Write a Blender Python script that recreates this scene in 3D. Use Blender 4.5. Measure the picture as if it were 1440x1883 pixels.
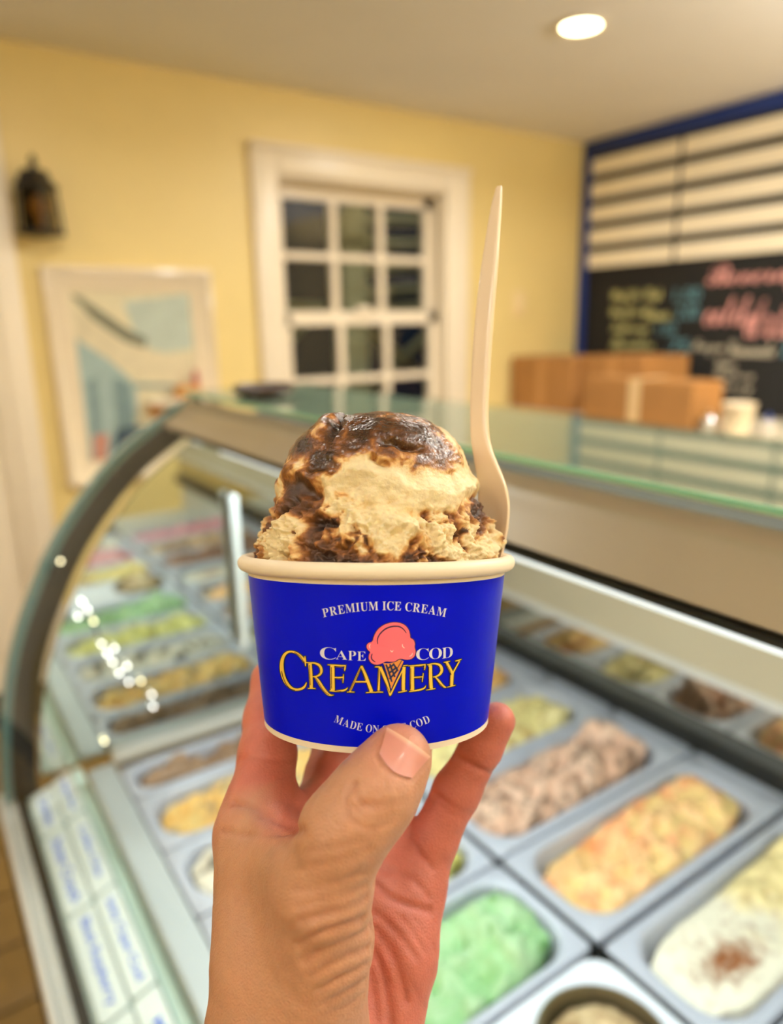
import bpy, bmesh, math, random
import numpy as np
from mathutils import Matrix, Vector

for o in list(bpy.data.objects):
    bpy.data.objects.remove(o)
scene = bpy.context.scene
COL = scene.collection

# ------------------------------------------------------------------ camera
F = 1320.0                     # focal length in pixels of the 1440 x 1883 frame
CAM_H = 1.42
yaw, pitch, roll = math.radians(-34.03), math.radians(14.68), math.radians(-1.0)
fw = np.array([-math.sin(yaw) * math.cos(pitch), math.cos(yaw) * math.cos(pitch), -math.sin(pitch)])
r0 = np.array([math.cos(yaw), math.sin(yaw), 0.0])
u0 = np.cross(r0, fw)
RIGHT = r0 * math.cos(roll) + u0 * math.sin(roll)
UP = -r0 * math.sin(roll) + u0 * math.cos(roll)
FWD = fw
CAM = np.array([0.0, 0.0, CAM_H])
cd = bpy.data.cameras.new('camera')
cam = bpy.data.objects.new('camera', cd)
COL.objects.link(cam)
cam.matrix_world = Matrix(((RIGHT[0], UP[0], -FWD[0], CAM[0]), (RIGHT[1], UP[1], -FWD[1], CAM[1]),
                           (RIGHT[2], UP[2], -FWD[2], CAM[2]), (0, 0, 0, 1)))
cd.sensor_fit = 'VERTICAL'
cd.sensor_height = 36.0
cd.lens = F / 1883.0 * 36.0
cd.clip_start = 0.01
cd.dof.use_dof = True
cd.dof.focus_distance = 0.222
cd.dof.aperture_fstop = 5.4
cd.dof.aperture_blades = 0
scene.camera = cam

# ------------------------------------------------------------------ world, exposure
w = bpy.data.worlds.new('night')
scene.world = w
w.use_nodes = True
w.node_tree.nodes['Background'].inputs[0].default_value = (0.02, 0.03, 0.05, 1)
w.node_tree.nodes['Background'].inputs[1].default_value = 0.3
vs = scene.view_settings
vs.view_transform = 'Standard'
vs.look = 'None'
vs.gamma = 1.0
vs.use_curve_mapping = False
vs.exposure = 0.0
scene.cycles.use_denoising = True
scene.cycles.max_bounces = 14
scene.cycles.transparent_max_bounces = 16
scene.cycles.sample_clamp_indirect = 6.0
scene.cycles.caustics_reflective = False
scene.cycles.caustics_refractive = False

WARM = (1.0, 0.97, 0.91)
COOL = (0.82, 0.94, 1.0)
# recessed ceiling downlights of the shop: x, y, watts
DOWNLIGHTS = [(2.14, 1.95, 19), (0.55, 1.75, 11), (-1.0, 1.95, 8), (2.14, 0.2, 36), (0.35, -0.55, 2.5),
              (-1.0, 0.0, 2), (2.14, -1.4, 14), (0.5, -1.5, 6), (-1.0, -1.5, 3)]
# unseen globe lamps added to brighten the ceiling: x, y, z, watts
FILL_PENDANTS = [(-1.5, -0.3, 2.02, 95), (1.5, -1.3, 2.02, 120), (2.7, 0.2, 2.02, 180)]
CEIL = CAM_H + 0.985
def area(name, loc, aim, size, watts, color, shape='DISK', size_y=None, spread=180):
    l = bpy.data.lights.new(name, 'AREA')
    l.shape = shape
    l.size = size
    if size_y: l.size_y = size_y
    l.energy = watts
    l.color = color
    l.spread = math.radians(spread)
    o = bpy.data.objects.new(name, l)
    COL.objects.link(o)
    o.location = loc
    d = Vector(aim)
    o.rotation_euler = d.to_track_quat('-Z', 'Y').to_euler()
    return o

# ------------------------------------------------------------------ helpers
def lin(c):
    return tuple((v / 255 / 12.92 if v / 255 <= 0.04045 else ((v / 255 + 0.055) / 1.055) ** 2.4) for v in c)
def lin_np(a):
    a = np.asarray(a, float) / 255
    return np.where(a <= 0.04045, a / 12.92, ((a + 0.055) / 1.055) ** 2.4)

def mat(name, rgb, rough=0.5, metal=0.0, vary=0.0, vscale=8.0, bump=0.0, bscale=60.0, coat=0.0, sss=0.0, spec=0.5, attr=None):
    m = bpy.data.materials.new(name)
    m.use_nodes = True
    nt = m.node_tree
    b = nt.nodes['Principled BSDF']
    c = lin(rgb)
    b.inputs['Roughness'].default_value = rough
    b.inputs['Metallic'].default_value = metal
    b.inputs['Coat Weight'].default_value = coat
    b.inputs['Coat Roughness'].default_value = 0.08
    b.inputs['Specular IOR Level'].default_value = spec
    b.inputs['Base Color'].default_value = (*c, 1)
    tc = nt.nodes.new('ShaderNodeTexCoord')
    src = None
    if attr:
        a = nt.nodes.new('ShaderNodeAttribute')
        a.attribute_name = attr
        src = a.outputs['Color']
        nt.links.new(src, b.inputs['Base Color'])
    if vary > 0:
        n = nt.nodes.new('ShaderNodeTexNoise')
        n.inputs['Scale'].default_value = vscale
        n.inputs['Detail'].default_value = 4
        nt.links.new(tc.outputs['Object'], n.inputs['Vector'])
        mx = nt.nodes.new('ShaderNodeMix')
        mx.data_type = 'RGBA'
        mx.blend_type = 'MULTIPLY'
        mx.inputs['Factor'].default_value = 1.0
        rp = nt.nodes.new('ShaderNodeMapRange')
        rp.inputs['From Min'].default_value = 0.3
        rp.inputs['From Max'].default_value = 0.7
        rp.inputs['To Min'].default_value = 1.0 - vary
        rp.inputs['To Max'].default_value = 1.0 + vary * 0.3
        nt.links.new(n.outputs['Fac'], rp.inputs['Value'])
        if src: nt.links.new(src, mx.inputs['A'])
        else: mx.inputs['A'].default_value = (*c, 1)
        nt.links.new(rp.outputs['Result'], mx.inputs['B'])
        nt.links.new(mx.outputs['Result'], b.inputs['Base Color'])
    if bump > 0:
        n = nt.nodes.new('ShaderNodeTexNoise')
        n.inputs['Scale'].default_value = bscale
        n.inputs['Detail'].default_value = 5
        nt.links.new(tc.outputs['Object'], n.inputs['Vector'])
        bp = nt.nodes.new('ShaderNodeBump')
        bp.inputs['Strength'].default_value = bump
        bp.inputs['Distance'].default_value = 0.002
        nt.links.new(n.outputs['Fac'], bp.inputs['Height'])
        nt.links.new(bp.outputs['Normal'], b.inputs['Normal'])
    if sss > 0:
        b.inputs['Subsurface Weight'].default_value = sss
        b.inputs['Subsurface Radius'].default_value = (0.004, 0.0018, 0.0009)
        b.inputs['Subsurface Scale'].default_value = 1.0
    return m

def glass_mat(name, tint, ior=1.45, rough=0.0, reflect=1.0, coated=0.0):
    m = bpy.data.materials.new(name)
    m.use_nodes = True
    nt = m.node_tree
    nt.nodes.clear()
    out = nt.nodes.new('ShaderNodeOutputMaterial')
    tr = nt.nodes.new('ShaderNodeBsdfTransparent')
    tr.inputs['Color'].default_value = (*tint, 1)
    gl = nt.nodes.new('ShaderNodeBsdfGlossy')
    gl.inputs['Roughness'].default_value = rough
    fr = nt.nodes.new('ShaderNodeFresnel')
    fr.inputs['IOR'].default_value = ior
    ml = nt.nodes.new('ShaderNodeMath')
    ml.operation = 'MULTIPLY'
    ml.inputs[1].default_value = reflect
    mx = nt.nodes.new('ShaderNodeMixShader')
    gm = nt.nodes.new('ShaderNodeNewGeometry')
    bf = nt.nodes.new('ShaderNodeMath')
    bf.operation = 'SUBTRACT'
    bf.inputs[0].default_value = 1.0
    nt.links.new(gm.outputs['Backfacing'], bf.inputs[1])
    m0 = nt.nodes.new('ShaderNodeMath')
    m0.operation = 'MULTIPLY'
    mxm = nt.nodes.new('ShaderNodeMath')
    mxm.operation = 'MAXIMUM'
    mxm.inputs[1].default_value = coated
    nt.links.new(fr.outputs[0], mxm.inputs[0])
    nt.links.new(mxm.outputs[0], m0.inputs[0])
    nt.links.new(bf.outputs[0], m0.inputs[1])
    nt.links.new(m0.outputs[0], ml.inputs[0])
    nt.links.new(ml.outputs[0], mx.inputs['Fac'])
    nt.links.new(tr.outputs[0], mx.inputs[1])
    nt.links.new(gl.outputs[0], mx.inputs[2])
    nt.links.new(mx.outputs[0], out.inputs['Surface'])
    return m

def mirror_mat(name, rgb, rough=0.02):
    m = bpy.data.materials.new(name)
    m.use_nodes = True
    b = m.node_tree.nodes['Principled BSDF']
    b.inputs['Base Color'].default_value = (*lin(rgb), 1)
    b.inputs['Metallic'].default_value = 1.0
    b.inputs['Roughness'].default_value = rough
    return m

def emit_mat(name, rgb, strength):
    m = bpy.data.materials.new(name)
    m.use_nodes = True
    b = m.node_tree.nodes['Principled BSDF']
    b.inputs['Base Color'].default_value = (0.8, 0.8, 0.8, 1)
    b.inputs['Emission Color'].default_value = (*rgb, 1)
    b.inputs['Emission Strength'].default_value = strength
    return m

def tag(o, label=None, cat=None, group=None, kind=None):
    if label: o['label'] = label
    if cat: o['category'] = cat
    if group: o['group'] = group
    if kind: o['kind'] = kind
    return o

def thing(name, label, cat, loc=(0, 0, 0), group=None):
    o = bpy.data.objects.new(name, None)
    COL.objects.link(o)
    o.location = loc
    o.empty_display_size = 0.05
    return tag(o, label, cat, group)

class MB:
    """collects shapes into one mesh; world coordinates"""
    def __init__(s):
        s.v, s.f, s.m = [], [], []
    def add(s, vs, fs, mi=0):
        k = len(s.v)
        s.v += [tuple(map(float, p)) for p in vs]
        s.f += [tuple(i + k for i in f) for f in fs]
        s.m += [mi] * len(fs)
        return s
    def box(s, a, b, mi=0, bev=0.0):
        x0, y0, z0 = a
        x1, y1, z1 = b
        if bev > 0:
            bm = bmesh.new()
            bmesh.ops.create_cube(bm, size=1.0)
            for v in bm.verts:
                v.co = Vector(((x0 + x1) / 2 + v.co.x * (x1 - x0), (y0 + y1) / 2 + v.co.y * (y1 - y0), (z0 + z1) / 2 + v.co.z * (z1 - z0)))
            bmesh.ops.bevel(bm, geom=bm.edges[:], offset=bev, segments=2, profile=0.5, affect='EDGES')
            bm.verts.index_update()
            s.add([v.co for v in bm.verts], [[v.index for v in f.verts] for f in bm.faces], mi)
            bm.free()
            return s
        vs = [(x0, y0, z0), (x1, y0, z0), (x1, y1, z0), (x0, y1, z0), (x0, y0, z1), (x1, y0, z1), (x1, y1, z1), (x0, y1, z1)]
        return s.add(vs, [(0, 3, 2, 1), (4, 5, 6, 7), (0, 1, 5, 4), (1, 2, 6, 5), (2, 3, 7, 6), (3, 0, 4, 7)], mi)
    def lathe(s, prof, c, axis='z', n=32, mi=0, cap=True):
        vs, fs = [], []
        for (r, h) in prof:
            for k in range(n):
                a = 2 * math.pi * k / n
                p = (r * math.cos(a), r * math.sin(a), h)
                if axis == 'y': p = (p[0], -p[2], p[1])
                if axis == 'x': p = (p[2], p[0], p[1])
                vs.append((c[0] + p[0], c[1] + p[1], c[2] + p[2]))
        for j in range(len(prof) - 1):
            for k in range(n):
                a, b = j * n + k, j * n + (k + 1) % n
                fs.append((a, b, b + n, a + n))
        if cap:
            fs.append(tuple(range(n - 1, -1, -1)))
            fs.append(tuple((len(prof) - 1) * n + k for k in range(n)))
        return s.add(vs, fs, mi)
    def tube(s, pts, r, n=10, mi=0):
        pts = [Vector(p) for p in pts]
        vs, fs = [], []
        up = Vector((0.13, 0.21, 0.97)).normalized()
        for i, p in enumerate(pts):
            t = (pts[min(i + 1, len(pts) - 1)] - pts[max(i - 1, 0)]).normalized()
            a = t.cross(up).normalized()
            b = t.cross(a)
            rr = r[i] if isinstance(r, (list, tuple)) else r
            for k in range(n):
                th = 2 * math.pi * k / n
                vs.append(p + a * math.cos(th) * rr + b * math.sin(th) * rr)
        for j in range(len(pts) - 1):
            for k in range(n):
                fs.append((j * n + k, j * n + (k + 1) % n, (j + 1) * n + (k + 1) % n, (j + 1) * n + k))
        fs.append(tuple(range(n)))
        fs.append(tuple((len(pts) - 1) * n + k for k in range(n - 1, -1, -1)))
        return s.add(vs, fs, mi)
    def extrude_y(s, poly, y0, y1, mi=0):
        n = len(poly)
        vs = [(x, y0, z) for x, z in poly] + [(x, y1, z) for x, z in poly]
        fs = [(k, (k + 1) % n, n + (k + 1) % n, n + k) for k in range(n)]
        fs += [tuple(range(n - 1, -1, -1)), tuple(range(n, 2 * n))]
        return s.add(vs, fs, mi)
    def build(s, name, mats, parent=None, smooth=False, label=None, kind=None):
        me = bpy.data.meshes.new(name)
        off = Vector(parent.matrix_basis.translation) if parent is not None else Vector((0, 0, 0))
        q = parent
        while q is not None and q.parent is not None:
            q = q.parent
            off += Vector(q.matrix_basis.translation)
        me.from_pydata([(p[0] - off[0], p[1] - off[1], p[2] - off[2]) for p in s.v], [], s.f)
        if not isinstance(mats, (list, tuple)): mats = [mats]
        for m in mats: me.materials.append(m)
        if len(mats) > 1:
            me.polygons.foreach_set('material_index', s.m)
        bm = bmesh.new()
        bm.from_mesh(me)
        bmesh.ops.recalc_face_normals(bm, faces=bm.faces[:])
        bm.to_mesh(me)
        bm.free()
        if smooth:
            me.polygons.foreach_set('use_smooth', [True] * len(me.polygons))
            try: me.set_sharp_from_angle(angle=math.radians(40))
            except Exception: pass
        o = bpy.data.objects.new(name, me)
        COL.objects.link(o)
        if parent is not None: o.parent = parent
        return tag(o, label, None, None, kind)

# numpy noise ------------------------------------------------------------
def hash3(ix, iy, iz, seed=0):
    h = (ix.astype(np.int64) * 374761393 + iy.astype(np.int64) * 668265263 + iz.astype(np.int64) * 2147483647 + seed * 144665) & 0xffffffff
    h = ((h ^ (h >> 13)) * 1274126177) & 0xffffffff
    h = ((h ^ (h >> 16)) * 2246822519) & 0xffffffff
    return ((h ^ (h >> 15)) & 0xffffff) / float(0xffffff)
def vnoise(p, scale, seed=0):
    q = np.asarray(p) * scale
    i = np.floor(q).astype(np.int64)
    f = q - i
    f = f * f * f * (f * (f * 6 - 15) + 10)
    r = 0
    for dx in (0, 1):
        for dy in (0, 1):
            for dz in (0, 1):
                wgt = (f[:, 0] if dx else 1 - f[:, 0]) * (f[:, 1] if dy else 1 - f[:, 1]) * (f[:, 2] if dz else 1 - f[:, 2])
                r = r + wgt * hash3(i[:, 0] + dx, i[:, 1] + dy, i[:, 2] + dz, seed)
    return r * 2 - 1
def fbm(p, scale, octv=4, seed=0, gain=0.5):
    a, s, t = 1.0, 0, 0
    for k in range(octv):
        s = s + a * vnoise(p, scale * 2 ** k, seed + k * 17)
        t += a
        a *= gain
    return s / t

def set_colors(me, cols, name='Col'):
    at = me.color_attributes.new(name, 'FLOAT_COLOR', 'POINT')
    arr = np.ones((len(me.vertices), 4), np.float32)
    arr[:, :3] = cols
    at.data.foreach_set('color', arr.ravel())

def grid_mesh(name, P, nu, nv, m, parent, closed_u=False, cols=None, attr2=None):
    """P (nv*nu,3) world points, row-major in v"""
    off = np.array(parent.location) if parent is not None else np.zeros(3)
    fs = []
    for j in range(nv - 1):
        for i in range(nu if closed_u else nu - 1):
            a, b = j * nu + i, j * nu + (i + 1) % nu
            fs.append((a, b, b + nu, a + nu))
    me = bpy.data.meshes.new(name)
    me.from_pydata((P - off).tolist(), [], fs)
    me.materials.append(m)
    me.polygons.foreach_set('use_smooth', [True] * len(me.polygons))
    if cols is not None: set_colors(me, cols)
    if attr2 is not None:
        at = me.attributes.new('Gloss', 'FLOAT', 'POINT')
        at.data.foreach_set('value', attr2.astype(np.float32))
    o = bpy.data.objects.new(name, me)
    COL.objects.link(o)
    if parent is not None: o.parent = parent
    return o

# lettering ---------------------------------------------------------------
def serif(s):
    return ''.join(chr(0x1D400 + ord(c) - 65) if 'A' <= c <= 'Z' else c for c in s)
def script(s):
    r = ''
    for c in s:
        if 'A' <= c <= 'Z': r += chr(0x1D4D0 + ord(c) - 65)
        elif 'a' <= c <= 'z': r += chr(0x1D4EA + ord(c) - 97)
        else: r += c
    return r
_glyphs = {}
def text_shape(body, offset=0.0):
    key = (body, offset)
    if key in _glyphs: return _glyphs[key]
    cu = bpy.data.curves.new('t', 'FONT')
    cu.body = body
    cu.offset = offset
    cu.resolution_u = 6
    o = bpy.data.objects.new('t', cu)
    COL.objects.link(o)
    bpy.context.view_layer.update()
    dg = bpy.context.evaluated_depsgraph_get()
    e = o.evaluated_get(dg)
    me = e.to_mesh()
    vs = np.array([v.co[:2] for v in me.vertices], float).reshape(-1, 2)
    fs = [tuple(p.vertices) for p in me.polygons]
    e.to_mesh_clear()
    bpy.data.objects.remove(o)
    bpy.data.curves.remove(cu)
    _glyphs[key] = (vs, fs)
    return vs, fs
def fit(body, x0, x1, y0, y1, offset=0.0, base=None):
    """glyph mesh scaled into a box; base = (vs of the un-offset glyph) keeps outlines registered"""
    vs, fs = text_shape(body, offset)
    ref = text_shape(body, 0.0)[0] if base is None else base
    lo, hi = ref.min(0), ref.max(0)
    t = (vs - lo) / (hi - lo)
    return np.stack([x0 + t[:, 0] * (x1 - x0), y0 + t[:, 1] * (y1 - y0)], 1), fs

# ------------------------------------------------------------------ materials of the room
M_wall = mat('yellow_wall_paint', (232, 208, 140), 0.45, vary=0.04, vscale=3, bump=0.05, bscale=150)
M_ceil = mat('ceiling_paint', (246, 242, 238), 0.7, vary=0.03, vscale=3)
M_white = mat('white_trim_paint', (240, 226, 202), 0.35, vary=0.03)
M_grout = mat('dark_grout', (52, 38, 16), 0.9, vary=0.2)
M_tile = mat('brown_tile', (112, 86, 34), 0.5, vary=0.2, vscale=20, bump=0.1)
M_blue = mat('navy_blue_paint', (20, 50, 122), 0.4, vary=0.05)
M_black = mat('black_paint', (20, 18, 15), 0.5, vary=0.1)
M_blackboard = mat('blackboard', (9, 8, 6), 0.8, vary=0.15, vscale=5)
M_cream = mat('cream_card', (250, 238, 210), 0.5, vary=0.03)
M_iron = mat('black_iron', (22, 19, 14), 0.45, vary=0.2)
M_amber = glass_mat('smoky_glass', (0.52, 0.47, 0.36), 1.5)
M_pane = glass_mat('window_glass', (0.93, 0.96, 0.94), 1.5)
M_card = mat('cardboard', (166, 116, 60), 0.8, vary=0.1, vscale=10)
M_tape = mat('packing_tape', (222, 190, 140), 0.3)
M_steel = mat('steel', (190, 192, 194), 0.25, metal=1.0, vary=0.05)
M_ext = mat('porch_wood', (170, 168, 140), 0.7, vary=0.15)

# ------------------------------------------------------------------ room shell
XL, XR, YF, YB = -2.3, 3.5, -2.4, 3.1
T = 0.14
def struct(mb, name, m, parent=None, smooth=False):
    o = mb.build(name, m, parent, smooth)
    if parent is None: o['kind'] = 'structure'
    return o
WX0, WX1, WZ0, WZ1 = 1.515, 2.445, CAM_H - 0.60, CAM_H + 0.635
mb = MB()
mb.box((XL - T, YB, 0), (WX0, YB + T, CEIL)).box((WX1, YB, 0), (XR + T, YB + T, CEIL))
mb.box((WX0, YB, 0), (WX1, YB + T, WZ0)).box((WX0, YB, WZ1), (WX1, YB + T, CEIL))
struct(mb, 'wall_back', M_wall)
struct(MB().box((XR, YF, 0), (XR + T, YB, CEIL)), 'wall_right', M_wall)
struct(MB().box((XL - T, YF, 0), (XL, YB, CEIL)), 'wall_left', M_wall)
struct(MB().box((XL - T, YF - T, 0), (XR + T, YF, CEIL)), 'wall_front', M_wall)
struct(MB().box((XL - T, YF - T, CEIL), (XR + T, YB + T, CEIL + 0.1)), 'ceiling', M_ceil)
floor = struct(MB().box((XL - T, YF - T, -0.1), (XR + T, YB + T, 0.0)), 'floor', M_grout)
tile_me = None
for i in range(-6, 2):
    for j in range(2, 16):
        x0, y0 = 0.052 + i * 0.183, 0.203 + (j - 2) * 0.1835
        if tile_me is None:
            t = MB().box((0.004, 0.004, 0.0), (0.179, 0.1795, 0.006), bev=0.002).build('tile', M_tile, None, True)
            tile_me = t.data
        else:
            t = bpy.data.objects.new('tile', tile_me)
            COL.objects.link(t)
        t.parent = floor
        t.location = (x0, y0, 0)

struct(MB().box((XL, YB - 0.015, 0), (0.30, YB, 0.12)).box((0.46, YB - 0.015, 0), (XR, YB, 0.12)), 'baseboard_back', M_white)

# door at the left end of the back wall: casing and panelled leaf
door = struct(MB().box((-0.55, YB - 0.012, 0.0), (0.315, YB + 0.02, CAM_H + 0.72)), 'door_1', M_white)
cs = MB()
cs.box((0.30, YB - 0.03, 0), (0.435, YB, CAM_H + 0.86), bev=0.006)
cs.box((0.345, YB - 0.037, 0), (0.395, YB - 0.028, CAM_H + 0.86), bev=0.003)
cs.box((-0.69, YB - 0.03, 0), (-0.555, YB, CAM_H + 0.86), bev=0.006)
cs.box((-0.55, YB - 0.03, CAM_H + 0.725), (0.30, YB, CAM_H + 0.86), bev=0.006)
cs.build('casing', M_white, door, True)
for (a, b) in ((0.15, 0.85), (1.0, 1.95)):
    for (c, d) in ((-0.47, -0.16), (-0.08, 0.23)):
        MB().box((c, YB - 0.022, a), (d, YB - 0.010, b), bev=0.006).build('panel', M_white, door)
MB().lathe([(0.028, 0), (0.028, 0.008), (0.012, 0.012), (0.012, 0.04), (0.026, 0.05), (0.03, 0.065), (0.02, 0.078)], (-0.48, YB - 0.012, 1.0), 'y', 20).build('door_knob', M_steel, door, True)

# window ------------------------------------------------------------------
win = struct(MB().box((WX0, YB + 0.001, WZ0), (WX0 + 0.012, YB + T, WZ1)).box((WX1 - 0.012, YB + 0.001, WZ0), (WX1, YB + T, WZ1))
             .box((WX0, YB + 0.001, WZ1 - 0.012), (WX1, YB + T, WZ1)).box((WX0, YB + 0.001, WZ0), (WX1, YB + T, WZ0 + 0.012)), 'window_1', M_white)
c = MB()
c.box((WX0 - 0.13, YB - 0.03, WZ0 - 0.02), (WX0, YB, WZ1 + 0.12), bev=0.006)
c.box((WX1, YB - 0.03, WZ0 - 0.02), (WX1 + 0.155, YB, WZ1 + 0.12), bev=0.006)
c.box((WX0, YB - 0.03, WZ1), (WX1, YB, WZ1 + 0.12), bev=0.006)
c.box((WX0 - 0.13, YB - 0.045, WZ1 + 0.10), (WX1 + 0.155, YB, WZ1 + 0.125), bev=0.004)
c.build('casing', M_white, win, True)
MB().box((WX0 - 0.16, YB - 0.07, WZ0 - 0.03), (WX1 + 0.18, YB + 0.01, WZ0 + 0.002), bev=0.006).build('window_sill', M_white, win, True)
def sash(y, z0, z1, rows):
    s = MB()
    a, b = WX0 + 0.013, WX1 - 0.013
    st = 0.045
    s.box((a, y, z0), (a + st, y + 0.035, z1)).box((b - st, y, z0), (b, y + 0.035, z1))
    s.box((a, y, z0), (b, y + 0.035, z0 + 0.06)).box((a, y, z1 - 0.055), (b, y + 0.035, z1))
    o = s.build('sash', M_white, win)
    gx0, gx1, gz0, gz1 = a + st, b - st, z0 + 0.06, z1 - 0.055
    for k in (1, 2):
        x = gx0 + (gx1 - gx0) * k / 3
        MB().box((x - 0.019, y - 0.004, gz0), (x + 0.019, y + 0.03, gz1), bev=0.004).build('muntin', M_white, o)
    for k in range(1, rows):
        z = gz0 + (gz1 - gz0) * k / rows
        MB().box((gx0, y - 0.003, z - 0.017), (gx1, y + 0.031, z + 0.017), bev=0.004).build('muntin', M_white, o)
    MB().box((gx0, y + 0.012, gz0), (gx1, y + 0.018, gz1)).build('pane', M_pane, o)
sash(YB + 0.085, CAM_H + 0.005, CAM_H + 0.622, 2)
sash(YB + 0.045, WZ0 + 0.012, CAM_H + 0.055, 2)
MB().box((1.93, YB + 0.028, CAM_H + 0.045), (2.02, YB + 0.046, CAM_H + 0.085), bev=0.005).build('sash_lock', M_white, win, True)

# the porch outside the window, at night
post = thing('porch_structure', 'pale porch post with beam and rafters outside the dark window', 'porch', (2.33, 3.85, 0))
MB().box((2.26, 3.80, -0.02), (2.42, 3.95, 2.9), bev=0.006).build('post', M_ext, post)
MB().box((2.24, 3.78, 1.9), (2.44, 3.97, 1.96), bev=0.006).build('collar', M_ext, post)
def bar(a, b, t=0.035):
    return MB().tube([Vector(a), Vector(b)], t, 4)
for k in range(4):
    bar((2.40, 3.9, 1.60 + k * 0.14), (4.2, 4.5, 1.72 + k * 0.16), 0.03).build('rafter', M_ext, post)
rail = thing('porch_railing', 'pale crossed porch railing outside the lower window panes', 'railing', (1.9, 4.1, 0))
for a, b in (((1.5, 4.1, 1.52), (2.22, 4.1, 0.85)), ((1.5, 4.1, 0.85), (2.22, 4.1, 1.52)), ((2.42, 4.1, 0.85), (3.35, 4.1, 1.52)), ((2.42, 4.1, 1.52), (3.35, 4.1, 0.85))):
    bar(a, b).build('brace', M_ext, rail)
for z in (0.8, 1.5):
    MB().box((1.2, 4.06, z), (3.6, 4.14, z + 0.06)).build('rail', M_ext, rail)
for x in (1.2, 3.55):
    MB().box((x, 4.05, -0.02), (x + 0.09, 4.15, 1.62)).build('newel', M_ext, rail)
struct(MB().box((-1, YB + T + 0.01, -0.12), (6, 7, -0.02)), 'ground', mat('porch_deck', (90, 80, 60), 0.8, vary=0.2))

area('porch_fill', (2.9, 3.45, 2.7), (-0.1, 0.25, -1), 0.12, 5, (1.0, 0.9, 0.66))  # added lamp without a fixture, brightens the porch seen through the window
# ------------------------------------------------------------------ ceiling downlights
LIGHT_LABELS = ['round recessed ceiling light glowing at the upper right of the picture', 'recessed ceiling light above the far end of the display case, outside the frame', 'recessed ceiling light in front of the white door, outside the frame',
                'recessed ceiling light above the back counter, outside the frame', 'recessed ceiling light just behind the raised cup, over the case', 'recessed ceiling light on the customer side, midway along the left wall',
                'recessed ceiling light in the near corner on the counter side', 'recessed ceiling light near the front wall, in line with the case', 'recessed ceiling light in the near corner by the left wall']
FILL_PENDANT_LABELS = ['unseen globe fill lamp added on the customer side of the shop', 'unseen globe fill lamp added near the front wall', 'unseen globe fill lamp added over the back counter']
M_bulb = emit_mat('lamp_diffuser', (1.0, 0.86, 0.5), 14.0)
for i, (x, y, wt) in enumerate(DOWNLIGHTS):
    lab = LIGHT_LABELS[i]
    t = thing('ceiling_light', lab, 'ceiling light', (x, y, CEIL), 'recessed ceiling lights' if i else None)
    MB().lathe([(0.066, 0.0), (0.088, -0.002), (0.090, -0.006), (0.072, -0.010), (0.066, -0.005)], (x, y, CEIL), 'z', 40, cap=False).build('trim_ring', M_white, t, True)
    MB().lathe([(0.001, -0.006), (0.05, -0.006), (0.066, -0.004)], (x, y, CEIL), 'z', 40, cap=False).build('diffuser', M_bulb, t, True)
    area('downlight', (x, y, CEIL - 0.016), (0, 0, -1), 0.15, wt, WARM).parent = None

M_fill_globe = emit_mat('fill_globe_glow', (1.0, 0.86, 0.62), 4.0)
for i, (x, y, z, wt) in enumerate(FILL_PENDANTS):  # added fill lamps, nearly all their light sent up to the ceiling
    t = thing('fill_pendant', FILL_PENDANT_LABELS[i], 'lamp', (x, y, z), 'added fill lamps outside the frame')
    MB().lathe([(0.05, CEIL - z), (0.05, CEIL - z - 0.02), (0.01, CEIL - z - 0.03)], (x, y, z), 'z', 24).build('canopy_cap', M_iron, t, True)
    MB().tube([(x, y, CEIL - 0.02), (x, y, z + 0.10)], 0.004, 8).build('cord', M_iron, t)
    MB().lathe([(0.10 * math.sin(math.pi * k / 14) + 0.0005, -0.10 * math.cos(math.pi * k / 14)) for k in range(15)], (x, y, z), 'z', 32).build('globe', M_fill_globe, t, True)
    MB().lathe([(0.034, 0.094), (0.036, 0.11), (0.012, 0.12)], (x, y, z), 'z', 24).build('socket', M_iron, t, True)
    for side in (1, -1):
        area('pendant_fill', (x, y, z + 0.105 * side if side < 0 else z + 0.13), (0, 0, side), 0.16, wt * (0.98 if side > 0 else 0.02), WARM)

# ------------------------------------------------------------------ wall lantern
lx, lz = 0.522, CAM_H + 0.44
lan = thing('wall_lantern', 'black iron lantern with amber glass on the yellow wall beside the white casing', 'lantern', (lx, YB, lz))
MB().box((lx - 0.045, YB - 0.012, lz - 0.09), (lx + 0.045, YB, lz + 0.11), bev=0.004).build('back_plate', M_iron, lan)
yc_ = YB - 0.085
MB().lathe([(0.078, -0.108), (0.082, -0.098), (0.078, -0.088)], (lx, yc_, lz), 'z', 4).build('base_plate', M_iron, lan)
for k in range(4):
    a = math.pi / 2 * k
    MB().tube([(lx + 0.074 * math.cos(a), yc_ + 0.074 * math.sin(a), lz - 0.095), (lx + 0.064 * math.cos(a), yc_ + 0.064 * math.sin(a), lz + 0.055)], 0.0055, 8).build('corner_bar', M_iron, lan)
MB().lathe([(0.072, 0.05), (0.076, 0.058), (0.050, 0.085), (0.046, 0.11), (0.02, 0.118)], (lx, yc_, lz), 'z', 4).build('roof', M_iron, lan)
MB().lathe([(0.014, 0.115), (0.010, 0.13), (0.015, 0.142), (0.004, 0.165)], (lx, yc_, lz), 'z', 12).build('finial', M_iron, lan, True)
MB().lathe([(0.062, -0.086), (0.056, 0.05)], (lx, yc_, lz), 'z', 4, cap=False).build('glass_panes', M_amber, lan)
MB().lathe([(0.012, -0.085), (0.012, -0.05), (0.03, -0.02), (0.03, 0.0), (0.012, 0.03)], (lx, yc_, lz), 'z', 16).build('bulb', mat('amber_bulb', (206, 146, 60), 0.3), lan, True)
MB().tube([(lx, YB - 0.01, lz + 0.02), (lx, YB - 0.04, lz + 0.09), (lx, yc_, lz + 0.108)], 0.007, 8).build('bracket', M_iron, lan, True)

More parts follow.
